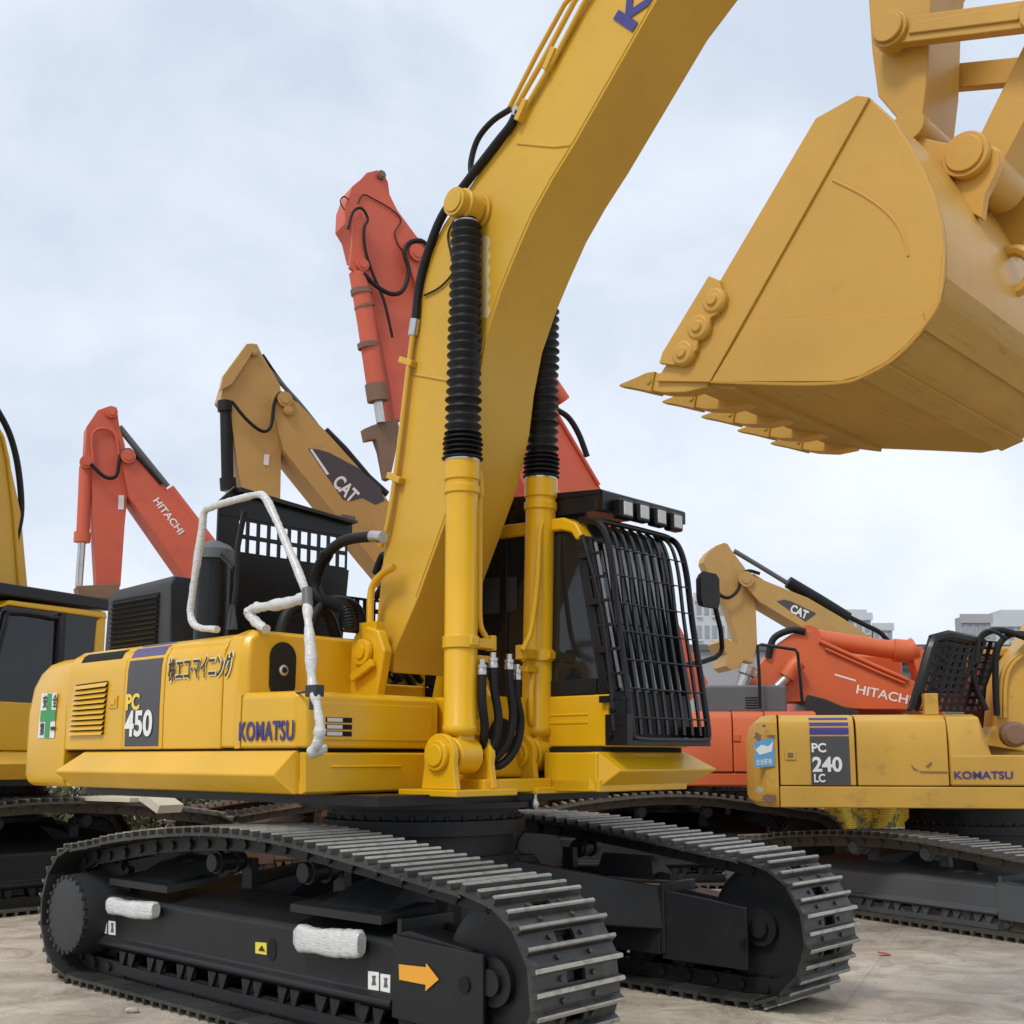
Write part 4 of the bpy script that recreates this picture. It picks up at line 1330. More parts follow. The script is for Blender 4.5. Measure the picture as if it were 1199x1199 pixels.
# bucket linkage
P1 = at(1047, 40, Y=-.30); P3 = at(1137, 187, Y=-.30)
P2 = at(1222, 18, Y=-.30)
mb = MB()
for sd in (-1, 1):
    a = V((P1.x, sd * .27, P1.z)); b = V((P2.x, sd * .27, P2.z))
    d = (b - a).normalized(); n = V((-d.z, 0, d.x))
    mb.prism([a - d * .0 + n * .075, b + n * .075, b - n * .075, a - n * .075], (0, sd * .07, 0))
    mb.prism([a + d * .12 + n * .03 + V((0, sd * .07, 0)), b - d * .1 + n * .05 + V((0, sd * .07, 0)), b - d * .1 - n * .035 + V((0, sd * .07, 0)), a + d * .12 - n * .035 + V((0, sd * .07, 0))], (0, sd * .015, 0))
    mb.cyl(a, a + V((0, sd * .10, 0)), .105, n=24)
    mb.cyl(a + V((0, sd * .10, 0)), a + V((0, sd * .125, 0)), .085, n=24)
    mb.cyl(b, b + V((0, sd * .10, 0)), .10, n=24)
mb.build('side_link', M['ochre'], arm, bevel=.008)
mb = MB()
a = V((P2.x, 0, P2.z)); b = V((P3.x, 0, P3.z)); d = (b - a).normalized(); n = V((-d.z, 0, d.x))
mb.prism([a + n * .11 + V((0, -.16, 0)), b + n * .10 + V((0, -.16, 0)), b - n * .10 + V((0, -.16, 0)), a - n * .11 + V((0, -.16, 0))], (0, .32, 0))
mb.cyl(b - V((0, .17, 0)), b + V((0, .17, 0)), .13, n=28); mb.cyl(a - V((0, .2, 0)), a + V((0, .2, 0)), .12, n=28)
mb.build('bucket_link', M['ochre'], arm, bevel=.01)
c0_ = V((P2.x, 0, P2.z)); c1_ = V((5.6, 0, 8.4))
mb = MB(); mb.cyl(c0_, c0_.lerp(c1_, .4), .06, n=18); mb.build('bucket_rod', M['steel'], arm)
mb = MB(); mb.cyl(c0_.lerp(c1_, .4), c1_ + V((.2, 0, .1)), .11, n=24); mb.build('bucket_cylinder', M['ochre'], arm)

# ---- bucket
YB = -.95
bw = 1.85
outl = [(1020, 115), (1005, 113), (957, 140), (845, 330), (770, 447), (985, 448), (1010, 441), (1040, 425), (1062, 406), (1080, 385), (1093, 367), (1100, 350), (1105, 322), (1106, 290), (1103, 262), (1095, 230), (1082, 198), (1065, 168), (1048, 142)]
ol = P(outl, Y=YB)
mb = MB()
mb.prism(ol, (0, .035, 0)); mb.prism([p + V((0, bw - .035, 0)) for p in ol], (0, .035, 0))
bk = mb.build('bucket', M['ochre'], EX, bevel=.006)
shell = [ol[4].lerp(ol[5], .16)] + ol[5:] + [ol[0]]
inn = []
cen = V((3.6, YB, 4.5))
for i, p in enumerate(shell):
    t = (shell[min(i + 1, len(shell) - 1)] - shell[max(0, i - 1)]).normalized()
    n = V((-t.z, 0, t.x))
    if n.dot(cen - p) < 0: n = -n
    inn.append(p + n * .035)
mb = MB()
mb.loft([[p + V((0, .036, 0)), p + V((0, bw - .036, 0)), q + V((0, bw - .036, 0)), q + V((0, .036, 0))] for p, q in zip(shell, inn)])
for f in mb.bm.faces:
    c = f.calc_center_median()
    if c.z < 4.05: f.material_index = 1
mb.build('bucket_shell', [M['ochre'], M['wornyellow']], bk, smooth=50)
# wear strips across the bottom and back
mb = MB()
for a, b in ((ol[9], ol[11]), (ol[6], ol[7])):
    t = (b - a).normalized(); n = V((-t.z, 0, t.x))
    if n.dot(cen - a) > 0: n = -n
    mb.prism([a, b, b + n * .016, a + n * .016], (0, bw, 0))
mb.build('wear_strip', M['wornyellow'], bk, bevel=.003)
# side plates proud of the bucket cheek
mb = MB()
for y, s2 in ((YB, -1), (YB + bw, 1)):
    mb.prism([V((p.x, y, p.z)) for p in P([(1020, 115), (1005, 113), (957, 140), (845, 330), (770, 447), (833, 448)], Y=YB)], (0, s2 * .016, 0))
    mb.prism([V((p.x, y, p.z)) for p in P([(877, 377), (1081, 366), (1085, 379), (1062, 405), (1040, 424), (1010, 440), (985, 447), (834, 447.5)], Y=YB)], (0, s2 * .010, 0))
mb.build('wear_plate', M['ochre'], bk, bevel=.004)
seamp = spline(P([(976, 211), (1010, 228), (1038, 248), (1056, 272), (1064, 300)], Y=YB - .001), 4)
mb = MB(); mb.tube(seamp, .007, 6); mb.tube(P([(833, 447), (930, 450), (985, 448), (1010, 441), (1040, 425), (1062, 406), (1080, 385), (1100, 352), (1106, 300)], Y=YB - .001), .010, 6, smooth=4)
mb.build('weld_seam', M['ochre'], bk)
# side cutter with three bosses
for y, s2 in ((YB - .016, -1), (YB + bw + .016, 1)):
    mb = MB()
    mb.prism([V((p.x, y, p.z)) for p in P([(836, 326), (848, 331), (853, 350), (846, 370), (838, 375), (836, 390), (824, 397), (822, 412), (810, 424), (795, 430), (778, 428), (782, 415)], Y=YB)], (0, s2 * .035, 0))
    for u, v in ((842, 355), (824, 386), (806, 416)):
        c = at(u, v, Y=YB); c.y = y
        mb.lathe(c, c + V((0, s2 * .065, 0)), [(0, .075), (.5, .075), (.75, .06), (.76, .035), (1, .03)], 20)
    mb.build('side_cutter', M['ochre'], bk, bevel=.006)
# lip plate and teeth
lip = at(770, 447, Y=YB); lipb = at(840, 449, Y=YB)
dr = (lip - lipb).normalized()
nl = V((-dr.z, 0, dr.x))
if nl.z < 0: nl = -nl
mb = MB()
mb.prism([lip - dr * .13 + V((0, .036, 0)), lipb - dr * .1 - nl * .02 + V((0, .036, 0)), lipb - dr * .1 + nl * .03 + V((0, .036, 0)), lip - dr * .13 + nl * .02 + V((0, .036, 0))], (0, bw - .072, 0))
mb.build('lip_plate', M['wornyellow'], bk, bevel=.004)
for k in range(5):
    y = .06 + (bw - .12) * k / 4
    b = lip + V((0, y, 0))
    nx = V((0, 1, 0))

    def sq(c, hy, hn):
        return [c - nx * hy - nl * hn, c + nx * hy - nl * hn, c + nx * hy + nl * hn, c - nx * hy + nl * hn]
    mb = MB()
    mb.loft([sq(b - dr * .34, .05, .020), sq(b - dr * .20, .056, .055), sq(b - dr * .05, .052, .06), sq(b + dr * .05, .048, .05)])
    ad_ = mb.build('tooth_adapter', M['ochre'], bk, bevel=.008)
    mb = MB()
    mb.loft([sq(b + dr * .03, .062, .060), sq(b + dr * .09, .060, .052), sq(b + dr * .20 - nl * .01, .044, .026), sq(b + dr * .30 - nl * .02, .028, .006)])
    mb.lathe(b + dr * .06 - nx * .07, b + dr * .06 + nx * .07, [(0, .018), (1, .018)], 10)
    mb.build('tooth_point', M['wornyellow'], ad_, bevel=.006)
# hinge ears at the back
mb = MB()
ear = [(1052, 128), (1062, 150), (1085, 162), (1112, 168), (1140, 165), (1156, 166), (1169, 176), (1171, 192), (1164, 208), (1154, 228), (1150, 256), (1130, 245), (1105, 262), (1090, 255), (1068, 220), (1045, 172)]
for y in (-.33, .27):
    mb.prism([V((p.x, y, p.z)) for p in P(ear, Y=-.33)], (0, .06, 0))
mb.bx(0, 0, 0, 0, 0, 0) if False else None
for s2 in (-1, 1):
    mb.cyl(V((P3.x, s2 * .33, P3.z)), V((P3.x, s2 * .385, P3.z)), .125, n=28)
    mb.cyl(V((P3.x, s2 * .385, P3.z)), V((P3.x, s2 * .40, P3.z)), .10, n=28)
mb.build('hinge_ear', M['ochre'], bk, bevel=.012, seg=3)
pe_ = at(1068, 150, Y=-.33)
mb = MB(); mb.cyl(V((pe_.x, -.38, pe_.z)), V((pe_.x, .38, pe_.z)), .09, n=24); mb.build('bucket_pin', M['ochre'], bk)
# lifting eye on the back
le = at(1188, 322, Y=.1)
mb = MB()
rg = [V((le.x + math.cos(q) * .12, .05, le.z + math.sin(q) * .12)) for q in [2 * PI * k / 16 for k in range(16)]]
mb.tube(rg + [rg[0], rg[1]], .035, 8); mb.build('lifting_eye', M['ochre'], bk)


# ================================================================== OTHER MACHINES
def bgpoly(fr, root, name, pts, Y, th, mat, bevel=.01, offz=(1, 0, 0)):
    s, ox, oy = offz
    pl = [fr.at(u / s + ox, v / s + oy, Y=Y) for u, v in pts]
    mb = MB(); mb.prism(pl, (0, th, 0))
    return mb.build(name, mat, root, bevel=bevel)


def bgtube(fr, root, name, pts, Y, r, mat, offz=(1, 0, 0), sm=0, n=12):
    s, ox, oy = offz
    mb = MB(); mb.tube([fr.at(u / s + ox, v / s + oy, Y=Y) for u, v in pts], r, n, smooth=sm)
    return mb.build(name, mat, root)


def bgpin(fr, root, u, v, Y, r, mat, name='pivot_pin', offz=(1, 0, 0), l=.06):
    s, ox, oy = offz
    c = fr.at(u / s + ox, v / s + oy, Y=Y)
    mb = MB()
    sg = 1 if Y > 0 else -1
    mb.cyl(c, c + V((0, sg * l, 0)), r, n=18); mb.cyl(c + V((0, sg * l, 0)), c + V((0, sg * (l + .015), 0)), r * .6, n=14)
    return mb.build(name, mat, root)


def quadtext(fr, root, body, pa, pb, ph, Y, mat, name='maker_name', bold=.03):
    """pa lower left, pb lower right, ph upper left, all px"""
    a, b, h = fr.at(*pa, Y=Y), fr.at(*pb, Y=Y), fr.at(*ph, Y=Y)
    return text(name, body, root, mat, a, b - a, h - a, (b - a).length, (h - a).length, bold)


def simple_body(root, mat, s=1.0, zt=2.35, sd_open=True, length=2.9, z0=1.15, hw=1.4, cab_side=True, front=.6, glass=True):
    mb = MB()
    mb.bx(-length + .5, front, -hw, hw, z0, z0 + .28)
    body = mb.build('deck_frame', mat, root, bevel=.03)
    mb = MB()
    out = [(-length + .55, -hw), (-length + .2, -hw + .08), (-length, -hw + .4), (-length, hw - .4), (-length + .2, hw - .08), (-length + .55, hw)]
    mb.prism([(x, y, z0) for x, y in out], (0, 0, zt - z0)); mb.build('counterweight', mat, root, bevel=.08, seg=3)
    mb = MB(); mb.bx(-length + .555, -.4, -hw, hw, z0 + .285, zt); mb.build('engine_cover', mat, root, bevel=.06, seg=3)
    mb = MB(); mb.bx(-.395, front, -hw, -.45, z0 + .285, zt - .35); mb.build('tool_box', mat, root, bevel=.05, seg=3)
    if cab_side:
        mb = MB(); mb.prism([(-.39, .45, z0 + .285), (1.35, .45, z0 + .285), (1.38, .45, z0 + .9), (1.1, .45, z0 + 1.9), (-.39, .45, z0 + 1.95)], (0, hw - .45, 0))
        cb = mb.build('cab', mat, root, bevel=.06, seg=3)
        mb = MB(); mb.prism([(-.25, .445, z0 + .95), (1.25, .445, z0 + .95), (1.0, .445, z0 + 1.82), (-.25, .445, z0 + 1.85)], (0, hw - .44, 0)); mb.build('cab_glass', M['glass'], cb)
        mb = MB(); mb.prism([(1.335, .53, z0 + .95), (1.385, .53, z0 + .95), (1.125, .53, z0 + 1.84), (1.08, .53, z0 + 1.84)], (0, hw - .6, 0)); mb.build('cab_glass', M['glass'], cb)
    return body


GRP = None
# ---- second yellow excavator at the left edge
F2 = Frame(-6.45, 14.3, 207)
E2 = thing('excavator', 'yellow excavator cut by the left edge of the photo, showing black cab windows', 'excavator', F2)
rz2 = Frame(0, 0, 222).rz - F2.rz
undercarriage(E2, rz2, 1.37, .60, 2.68, 'dusty', M['black'], N=46)
a2 = F2.at
mb = MB(); mb.bx(-3.2, 1.45, -1.5, 1.5, 1.40, 1.50); mb.build('belly_plate', M['gloss_black'], E2)
mb = MB()
mb.loft([[(1.5, 1.4, 1.77), (1.5, 1.5, 1.77), (1.5, 1.62, 1.64), (1.5, 1.5, 1.47), (1.5, 1.4, 1.47)], [(-3.2, 1.4, 1.77), (-3.2, 1.5, 1.77), (-3.2, 1.62, 1.64), (-3.2, 1.5, 1.47), (-3.2, 1.4, 1.47)]])
mb.build('side_skirt', M['yellow'], E2, bevel=.006)
mb = MB(); mb.bx(-3.3, -.42, .3, 1.5, 1.79, 2.45); mb.bx(-3.3, -.6, -1.5, .29, 1.51, 2.5); mb.bx(-.55, .4, -1.5, -.5, 1.51, 2.2)
mb.build('engine_cover', M['yellow'], E2, bevel=.05, seg=3)
mb = MB(); mb.bx(-.38, 1.45, .48, 1.5, 1.785, 2.32); mb.build('cab', M['yellow'], E2, bevel=.02)
cab2 = bpy.data.objects[E2.children[-1].name] if False else [c for c in E2.children if c.name.startswith('cab')][0]
mb = MB()
for y, s2 in ((1.5, -1), (.48, 1)):
    mb.prism([(-.38, y, 2.32), (-.20, y, 2.32), (-.24, y, 3.34), (-.33, y, 3.42), (-.38, y, 3.42)], (0, s2 * .05, 0))
mb.prism([(-.38, .46, 3.38), (-.36, .46, 3.46), (1.05, .46, 3.44), (1.18, .46, 3.34), (1.05, .46, 3.38)], (0, 1.06, 0))
mb.build('cab_frame', M['yellow'], cab2, bevel=.02, seg=3)
mb = MB(); mb.prism([(-.35, .50, 2.321), (1.42, .50, 2.321), (1.10, .50, 3.375), (-.35, .50, 3.375)], (0, .98, 0)); mb.build('cab_glass', M['glass'], cab2)
mb = MB()
mb.tube([(.35, 1.49, 1.9), (.33, 1.5, 3.2), (.42, 1.5, 3.3), (1.0, 1.5, 3.3), (1.08, 1.5, 3.15), (1.3, 1.5, 2.1)], .03, 8, smooth=3)
mb.bx(.24, .32, 1.485, 1.51, 2.3, 3.37)
mb.build('door_frame', M['gloss_black'], cab2)
mb = MB(); mb.bx(-.42, 1.25, .42, 1.54, 3.48, 3.62); mb.build('roof_guard', M['gloss_black'], cab2, bevel=.02)
mb = MB(); mb.prism([(.05, 1.502, 2.0), (-.08, 1.502, 2.0), (-.08, 1.502, 2.3), (.05, 1.502, 2.3)], (0, .01, 0)); mb.build('door_latch', M['yellow'], cab2, bevel=.01)
prf = [(-.22, 2.3)] + [(p.x - .12 + .10 * min(1, max(0, (p.z - 4.6) / .8)), p.z) for p in bo] + [(3.4, 8.2), (5.5, 8.4), (5.5, 7.9), (4.3, 7.6)] + [(p.x, p.z) for p in bi[:-1]]
mb = MB(); mb.prism([(x, .33, z) for x, z in prf], (0, -.66, 0)); b2 = mb.build('boom', M['boom_yellow'], E2, bevel=.012)
mb = MB(); mb.tube([(x + .02, .35, z) for x, z in [(p.x, p.z) for p in bo[1:]]], .024, 8); mb.build('boom_pipe', M['boom_yellow'], b2)
mb = MB(); mb.tube([(x, .30, z) for x, z in ((.03, 4.35), (-.01, 4.55), (-.03, 4.8), (.02, 5.15), (.12, 5.5), (.28, 5.8), (.6, 6.15))], .04, 10, smooth=5); mb.build('boom_hose', M['rubber'], b2)
for sd in (-1, 1):
    mb = MB(); mb.cyl((.8, sd * .45, 1.7), (.87, sd * .45, 3.9), .115, n=20); mb.cyl((.87, sd * .45, 3.9), (.87, sd * .45, 5.7), .06, n=16); mb.build('boom_cylinder', M['yellow'], E2)
mb = MB(); mb.prism([(5.3, -.22, 8.9), (5.9, -.22, 8.6), (5.2, -.22, 5.2), (4.9, -.22, 5.2), (4.9, -.22, 8.0)], (0, .44, 0)); mb.build('arm', M['boom_yellow'], E2, bevel=.01)
a = a2(5, 1007, Y=1.55); s_ = V((0, 0, 0))
mb = MB(); mb.box((-.2, 1.56 , .45), (.14, .004, .07)); o_ = mb.build('yellow_sticker', M['lemon'], E2, rz=rz2)

# cream board lying on its track
tt = thing('board', 'cream coloured board lying on the crawler under the tail of the big yellow excavator', 'board', None, loc=(-4.55, 13.6, 1.24), rz=R(-32))
mb = MB(); mb.box((0, 0, .0), (.95, .5, .05)); mb.box((.62, .05, -.02), (.40, .35, .10), Matrix.Rotation(R(24), 3, 'Y'))
mb.build('plank', M['cream'], tt, bevel=.004)

# ---- orange excavator far left (boom and stick)
F3 = Frame(-3.0, 18.6, 243)
E3 = thing('excavator', 'faded orange excavator at the far left, stick hanging straight down, white lettering down its boom', 'excavator', F3)
Z1 = (3, 0, 400)
undercarriage(E3, 0, 1.2, .6, 2.2, 'rust', M['rust'], zs=.9, N=40, ztop=1.2)
simple_body(E3, M['salmon'])
bgpoly(F3, E3, 'arm', [(345, 240), (385, 226), (412, 230), (420, 290), (440, 360), (455, 480), (440, 640), (425, 860), (340, 860), (325, 600), (322, 440), (300, 400), (305, 300)], .16, -.32, M['salmon'], offz=Z1)
bm3 = bgpoly(F3, E3, 'boom', [(425, 400), (455, 385), (500, 420), (610, 540), (690, 640), (900, 960), (1140, 1290), (1080, 1340), (880, 1130), (640, 810), (455, 545), (430, 440)], .28, -.56, M['salmon'], offz=Z1)
bgtube(F3, E3, 'bucket_cylinder', [(303, 440), (292, 690)], .10, .095, M['salmon'], offz=Z1)
bgtube(F3, E3, 'cylinder_rod', [(290, 690), (278, 860)], .10, .055, M['steel'], offz=Z1)
bgtube(F3, E3, 'cylinder_gland', [(291, 670), (289, 705)], .10, .12, M['orange'], offz=Z1)
bgtube(F3, E3, 'arm_hose', [(330, 420), (325, 330), (360, 305), (405, 325), (420, 400)], .20, .02, M['salmon'], offz=Z1, sm=5)
bgtube(F3, E3, 'boom_hose', [(320, 430), (370, 475), (410, 470), (425, 400), (450, 380), (480, 400), (570, 500)], .30, .028, M['rubber'], offz=Z1, sm=5)
bgtube(F3, E3, 'arm_cylinder', [(420, 300), (590, 510)], .10, .05, M['slate'], offz=Z1)
bgtube(F3, E3, 'arm_cylinder', [(590, 520), (760, 740)], .10, .11, M['salmon'], offz=Z1)
bgpin(F3, E3, 450, 405, .28, .11, M['salmon'], offz=Z1)
bgpin(F3, E3, 392, 250, .17, .09, M['salmon'], offz=Z1)
bgpin(F3, E3, 305, 425, .17, .10, M['salmon'], offz=Z1)
bgpoly(F3, E3, 'bucket_linkage', [(270, 858), (420, 850), (425, 900), (280, 900)], .2, -.4, M['rust'], offz=Z1)
bgpoly(F3, E3, 'notice_plate', [(418, 540), (438, 540), (436, 590), (416, 590)], .165, .004, M['white'], 0, offz=Z1)
quadtext(F3, bm3, 'HITACHI', (538 / 3, 560 / 3 + 400), (630 / 3, 680 / 3 + 400), (558 / 3, 545 / 3 + 400), .285, M['white'], bold=.02)

# ---- buff excavator left of centre
F4 = Frame(-.3, 22.5, 238)
E4 = thing('excavator', 'buff yellow excavator left of centre, its stick hanging beside a black hydraulic ram', 'excavator', F4)
undercarriage(E4, R(8), 1.25, .6, 2.3, 'rust', M['rust'], zs=.92, N=42, ztop=1.2)
simple_body(E4, M['cat'], length=2.4)
bgpoly(F4, E4, 'arm', [(880, 5), (905, 8), (925, 50), (985, 150), (1000, 230), (990, 400), (985, 620), (870, 620), (840, 450), (822, 330), (812, 250), (775, 205), (800, 120), (850, 45)], .17, -.34, M['cat'], offz=Z1)
bm4 = bgpoly(F4, E4, 'boom', [(322, 463), (330, 459), (350, 472), (385, 508), (452, 582), (520, 670), (600, 810), (570, 850), (510, 760), (450, 672), (393, 603), (333, 528), (322, 490)], .30, -.60, M['cat'])
bgtube(F4, E4, 'bucket_cylinder', [(265, 478), (267, 566)], .10, .105, M['rubber'])
bgtube(F4, E4, 'cylinder_gland', [(264, 470), (264, 482)], .10, .13, M['rubber'])
bgtube(F4, E4, 'cylinder_gland', [(267, 560), (268, 574)], .10, .14, M['rubber'])
bgtube(F4, E4, 'cylinder_rod', [(268, 572), (270, 640)], .10, .06, M['steel'])
bgpoly(F4, E4, 'bucket_linkage', [(258, 458), (272, 450), (292, 420), (300, 404), (290, 402), (262, 440)], .25, -.1, M['cat'])
bgtube(F4, E4, 'arm_hose', [(272, 470), (290, 492), (308, 505), (318, 498), (322, 470), (330, 460), (342, 468)], .33, .03, M['rubber'], sm=6)
bgtube(F4, E4, 'boom_hose', [(308, 415), (330, 447), (352, 472), (372, 497)], .1, .025, M['rubber'], sm=4)
bgtube(F4, E4, 'arm_cylinder', [(380, 505), (402, 527), (430, 560), (452, 580)], .12, .10, M['rubber'])
bgtube(F4, E4, 'arm_cylinder_rod', [(300, 416), (345, 466), (378, 507)], .12, .04, M['slate'])
bgpin(F4, E4, 297, 412, .18, .08, M['cat'])
bgpin(F4, E4, 337, 481, .31, .09, M['cat'])
bgpin(F4, E4, 333, 468, .31, .14, M['cat'])
bgpoly(F4, E4, 'notice_plate', [(310, 532), (316, 532), (315, 545), (309, 544)], .175, .004, M['white'], 0)
bd4 = bgpoly(F4, bm4, 'badge', [(361, 525), (372, 526), (386, 530), (420, 548), (446, 571), (451, 586), (440, 591), (425, 583), (410, 587), (402, 585)], .301, .004, M['decal'], 0)
bgpoly(F4, bm4, 'badge_stripe', [(363, 526), (366, 526), (386, 555), (383, 556)], .306, .003, M['white'], 0)
quadtext(F4, bm4, 'CAT', (388.5, 567), (411, 590), (397, 552), .306, M['white'], bold=.03)

# ---- tall salmon excavator behind the main boom
F5 = Frame(2.5, 19.8, 240)
E5 = thing('excavator', 'tallest faded orange excavator, its stick peak rising just left of the big yellow boom', 'excavator', F5)
undercarriage(E5, 0, 1.3, .6, 2.4, 'dusty', M['black'], N=42, ztop=1.2)
simple_body(E5, M['salmon'], length=2.3, cab_side=False)
bgpoly(F5, E5, 'arm', [(430, 202), (442, 199), (450, 203), (455, 213), (457, 228), (466, 246), (488, 276), (504, 294), (505, 330), (490, 400), (478, 450), (472, 492), (462, 492), (456, 450), (446, 400), (432, 340), (426, 300), (418, 300), (412, 275), (404, 262), (405, 240), (413, 218), (424, 209)], .20, -.40, M['salmon'])
bgpoly(F5, E5, 'boom', [(478, 284), (488, 280), (500, 290), (580, 375), (650, 476), (704, 572), (780, 700), (830, 800), (790, 840), (720, 740), (640, 620), (597, 535), (540, 430), (490, 340), (477, 305)], .33, -.66, M['salmon'])
bgtube(F5, E5, 'bucket_cylinder', [(420, 320), (430, 380), (443, 468)], .24, .145, M['salmon'])
for p, q in (((423, 339), (424, 345)), ((427, 358), (428, 361)), ((431, 402), (432, 408)), ((440, 450), (443, 470))):
    bgtube(F5, E5, 'cylinder_band', [p, q], .24, .165, M['rust'])
bgtube(F5, E5, 'cylinder_rod', [(443, 468), (447, 495)], .24, .075, M['steel'])
bgpoly(F5, E5, 'bucket_linkage', [(427, 502), (436, 498), (452, 493), (466, 490), (469, 505), (461, 545), (457, 562), (452, 560), (446, 528), (441, 514), (430, 516)], .22, -.16, M['rust'])
bgpoly(F5, E5, 'side_link', [(413, 262), (421, 250), (426, 262), (428, 300), (432, 318), (420, 325), (408, 315)], .27, .06, M['salmon'])
bgpin(F5, E5, 424, 311, .33, .10, M['salmon'])
bgpin(F5, E5, 446, 206, .2, .07, M['rust'])
bgpin(F5, E5, 488, 297, .33, .14, M['salmon'])
bgtube(F5, E5, 'arm_hose', [(426, 320), (440, 334), (458, 344), (472, 340), (479, 318), (474, 296), (480, 284), (494, 282), (505, 292)], .36, .035, M['rubber'], sm=6)
bgtube(F5, E5, 'arm_hose', [(408, 268), (414, 248), (424, 244), (431, 256), (427, 268), (428, 290), (436, 318), (450, 352), (460, 395)], .36, .022, M['rubber'], sm=6)
bgtube(F5, E5, 'grease_line', [(420, 238), (426, 228), (440, 234), (460, 246), (470, 258), (463, 272), (466, 285), (474, 296)], .22, .010, M['rubber'], sm=6)
bgtube(F5, E5, 'grease_line', [(404, 246), (399, 236), (403, 230), (409, 234)], .22, .010, M['rubber'], sm=6)
bgtube(F5, E5, 'arm_cylinder', [(560, 330), (600, 380), (660, 470)], .12, .13, M['salmon'])
bgtube(F5, E5, 'boom_hose', [(648, 478), (665, 488), (678, 508), (688, 535)], .2, .05, M['rubber'], sm=6)
bgtube(F5, E5, 'boom_pipe', [(600, 400), (650, 480), (702, 568)], .36, .03, M['salmon'])

# ---- buff excavator far right
F6 = Frame(8.9, 24.0, 262)
E6 = thing('excavator', 'buff yellow excavator in the right distance, its boom running down behind the low orange boom', 'excavator', F6)
Z6 = (3, 800, 600)
undercarriage(E6, 0, 1.25, .6, 2.3, 'rust', M['rust'], zs=.92, N=42, ztop=1.2)
simple_body(E6, M['cat'], cab_side=False)
bgpoly(F6, E6, 'arm', [(72, 175), (76, 158), (92, 136), (118, 116), (146, 106), (158, 110), (170, 130), (215, 190), (240, 230), (255, 300), (262, 460), (245, 530), (205, 530), (190, 440), (165, 360), (145, 300), (120, 260), (85, 205)], .18, -.36, M['cat'], offz=Z6)
bm6 = bgpoly(F6, E6, 'boom', [(210, 232), (225, 218), (250, 215), (290, 240), (440, 300), (560, 370), (650, 430), (690, 460), (712, 510), (720, 620), (780, 750), (700, 780), (620, 560), (560, 490), (430, 410), (270, 315), (225, 265)], .32, -.64, M['cat'], offz=Z6)
bgtube(F6, E6, 'arm_cylinder_rod', [(180, 135), (280, 195), (370, 250)], .1, .05, M['slate'], offz=Z6)
bgtube(F6, E6, 'arm_cylinder', [(370, 245), (480, 310), (580, 372)], .1, .13, M['rubber'], offz=Z6)
bgtube(F6, E6, 'boom_hose', [(580, 365), (640, 395), (690, 420), (720, 450)], .1, .05, M['rubber'], offz=Z6, sm=5)
bgtube(F6, E6, 'arm_hose', [(120, 285), (160, 300), (195, 270), (205, 225), (230, 205), (270, 215)], .34, .035, M['rubber'], offz=Z6, sm=5)
bgpoly(F6, E6, 'bucket', [(128, 455), (150, 440), (200, 468), (245, 500), (250, 530), (215, 520), (195, 545), (170, 555), (150, 540), (155, 500)], .4, -.8, M['cat'], offz=Z6)
bgpin(F6, E6, 220, 235, .33, .16, M['cat'], offz=Z6)
bd6 = bgpoly(F6, bm6, 'badge', [(330, 312), (355, 306), (380, 312), (470, 355), (430, 384)], .321, .004, M['decal'], 0, offz=Z6)
quadtext(F6, bm6, 'CAT', (800 + 374 / 3, 600 + 350 / 3), (800 + 433 / 3, 600 + 377 / 3), (800 + 383 / 3, 600 + 320 / 3), .327, M['white'], bold=.04)
quadtext(F6, E6, 'E', (800 + 233 / 3, 600 + 392 / 3), (800 + 243 / 3, 600 + 392 / 3), (800 + 233 / 3, 600 + 375 / 3), .186, M['white'], name='notice_plate') if False else None

# ---- low orange excavator right
F7 = Frame(2.15, 17.1, 95)
E7 = thing('excavator', 'bright orange excavator with a low boom and white lettering, directly right of the caged cab', 'excavator', F7)
rz7 = R(8)
undercarriage(E7, rz7, 1.25, .6, 2.3, 'dusty', M['black'], N=44, ztop=1.3)
a7 = F7.at
YS = -1.42
zb7 = a7(900, 921, Y=YS).z; zt7 = a7(880, 832, Y=YS).z; zm7 = a7(880, 905, Y=YS).z
xl, xs1, xs2, xr = a7(800, 870, Y=YS).x, a7(859, 870, Y=YS).x, a7(897, 870, Y=YS).x, a7(958, 870, Y=YS).x
for x0, x1, nm in ((-2.5, xs1 - .008, 'counterweight'), (xs1, xs2 - .008, 'engine_door'), (xs2, xr, 'engine_door')):
    mb = MB()
    dz = 0 if nm != 'engine_door' or x0 < xs2 else .0
    mb.loft([[(x, YS, zm7 + .01), (x, YS - .01, zt7 - .12), (x, YS + .05, zt7 - .02), (x, YS + .2, zt7), (x, 1.4, zt7), (x, 1.4, zm7 + .01)] for x in (x0, x1)])
    o_ = mb.build(nm, M['orange'], E7, bevel=.02)
    if nm == 'engine_door' and x0 < xs2:
        c = a7(850, 864, Y=YS - .012); mb = MB(); mb.box(c + V((.15, 0, 0)), (.10, .02, .09)); mb.build('door_latch', M['orange'], o_, bevel=.004)
mb = MB(); mb.bx(-2.5, xr, YS + .02, 1.4, zb7, zm7 + .005); mb.build('side_skirt', M['orange'], E7, bevel=.03)
mb = MB(); c0 = a7(825, 822, Y=-1.0); c1 = a7(921, 822, Y=-1.0)
mb.bx(c0.x, c1.x, -1.1, .3, zt7 - .02, a7(880, 802, Y=-1.1).z); hd7 = mb.build('engine_hood', M['slate'], E7, bevel=.04, seg=3)
mb = MB()
for k in range(5): mb.bx(a7(873, 820, Y=-1.1).x, a7(888, 820, Y=-1.1).x, -1.106, -1.101, zt7 + .04 + k * .035, zt7 + .055 + k * .035)
mb.build('hood_vents', M['hole'], hd7)
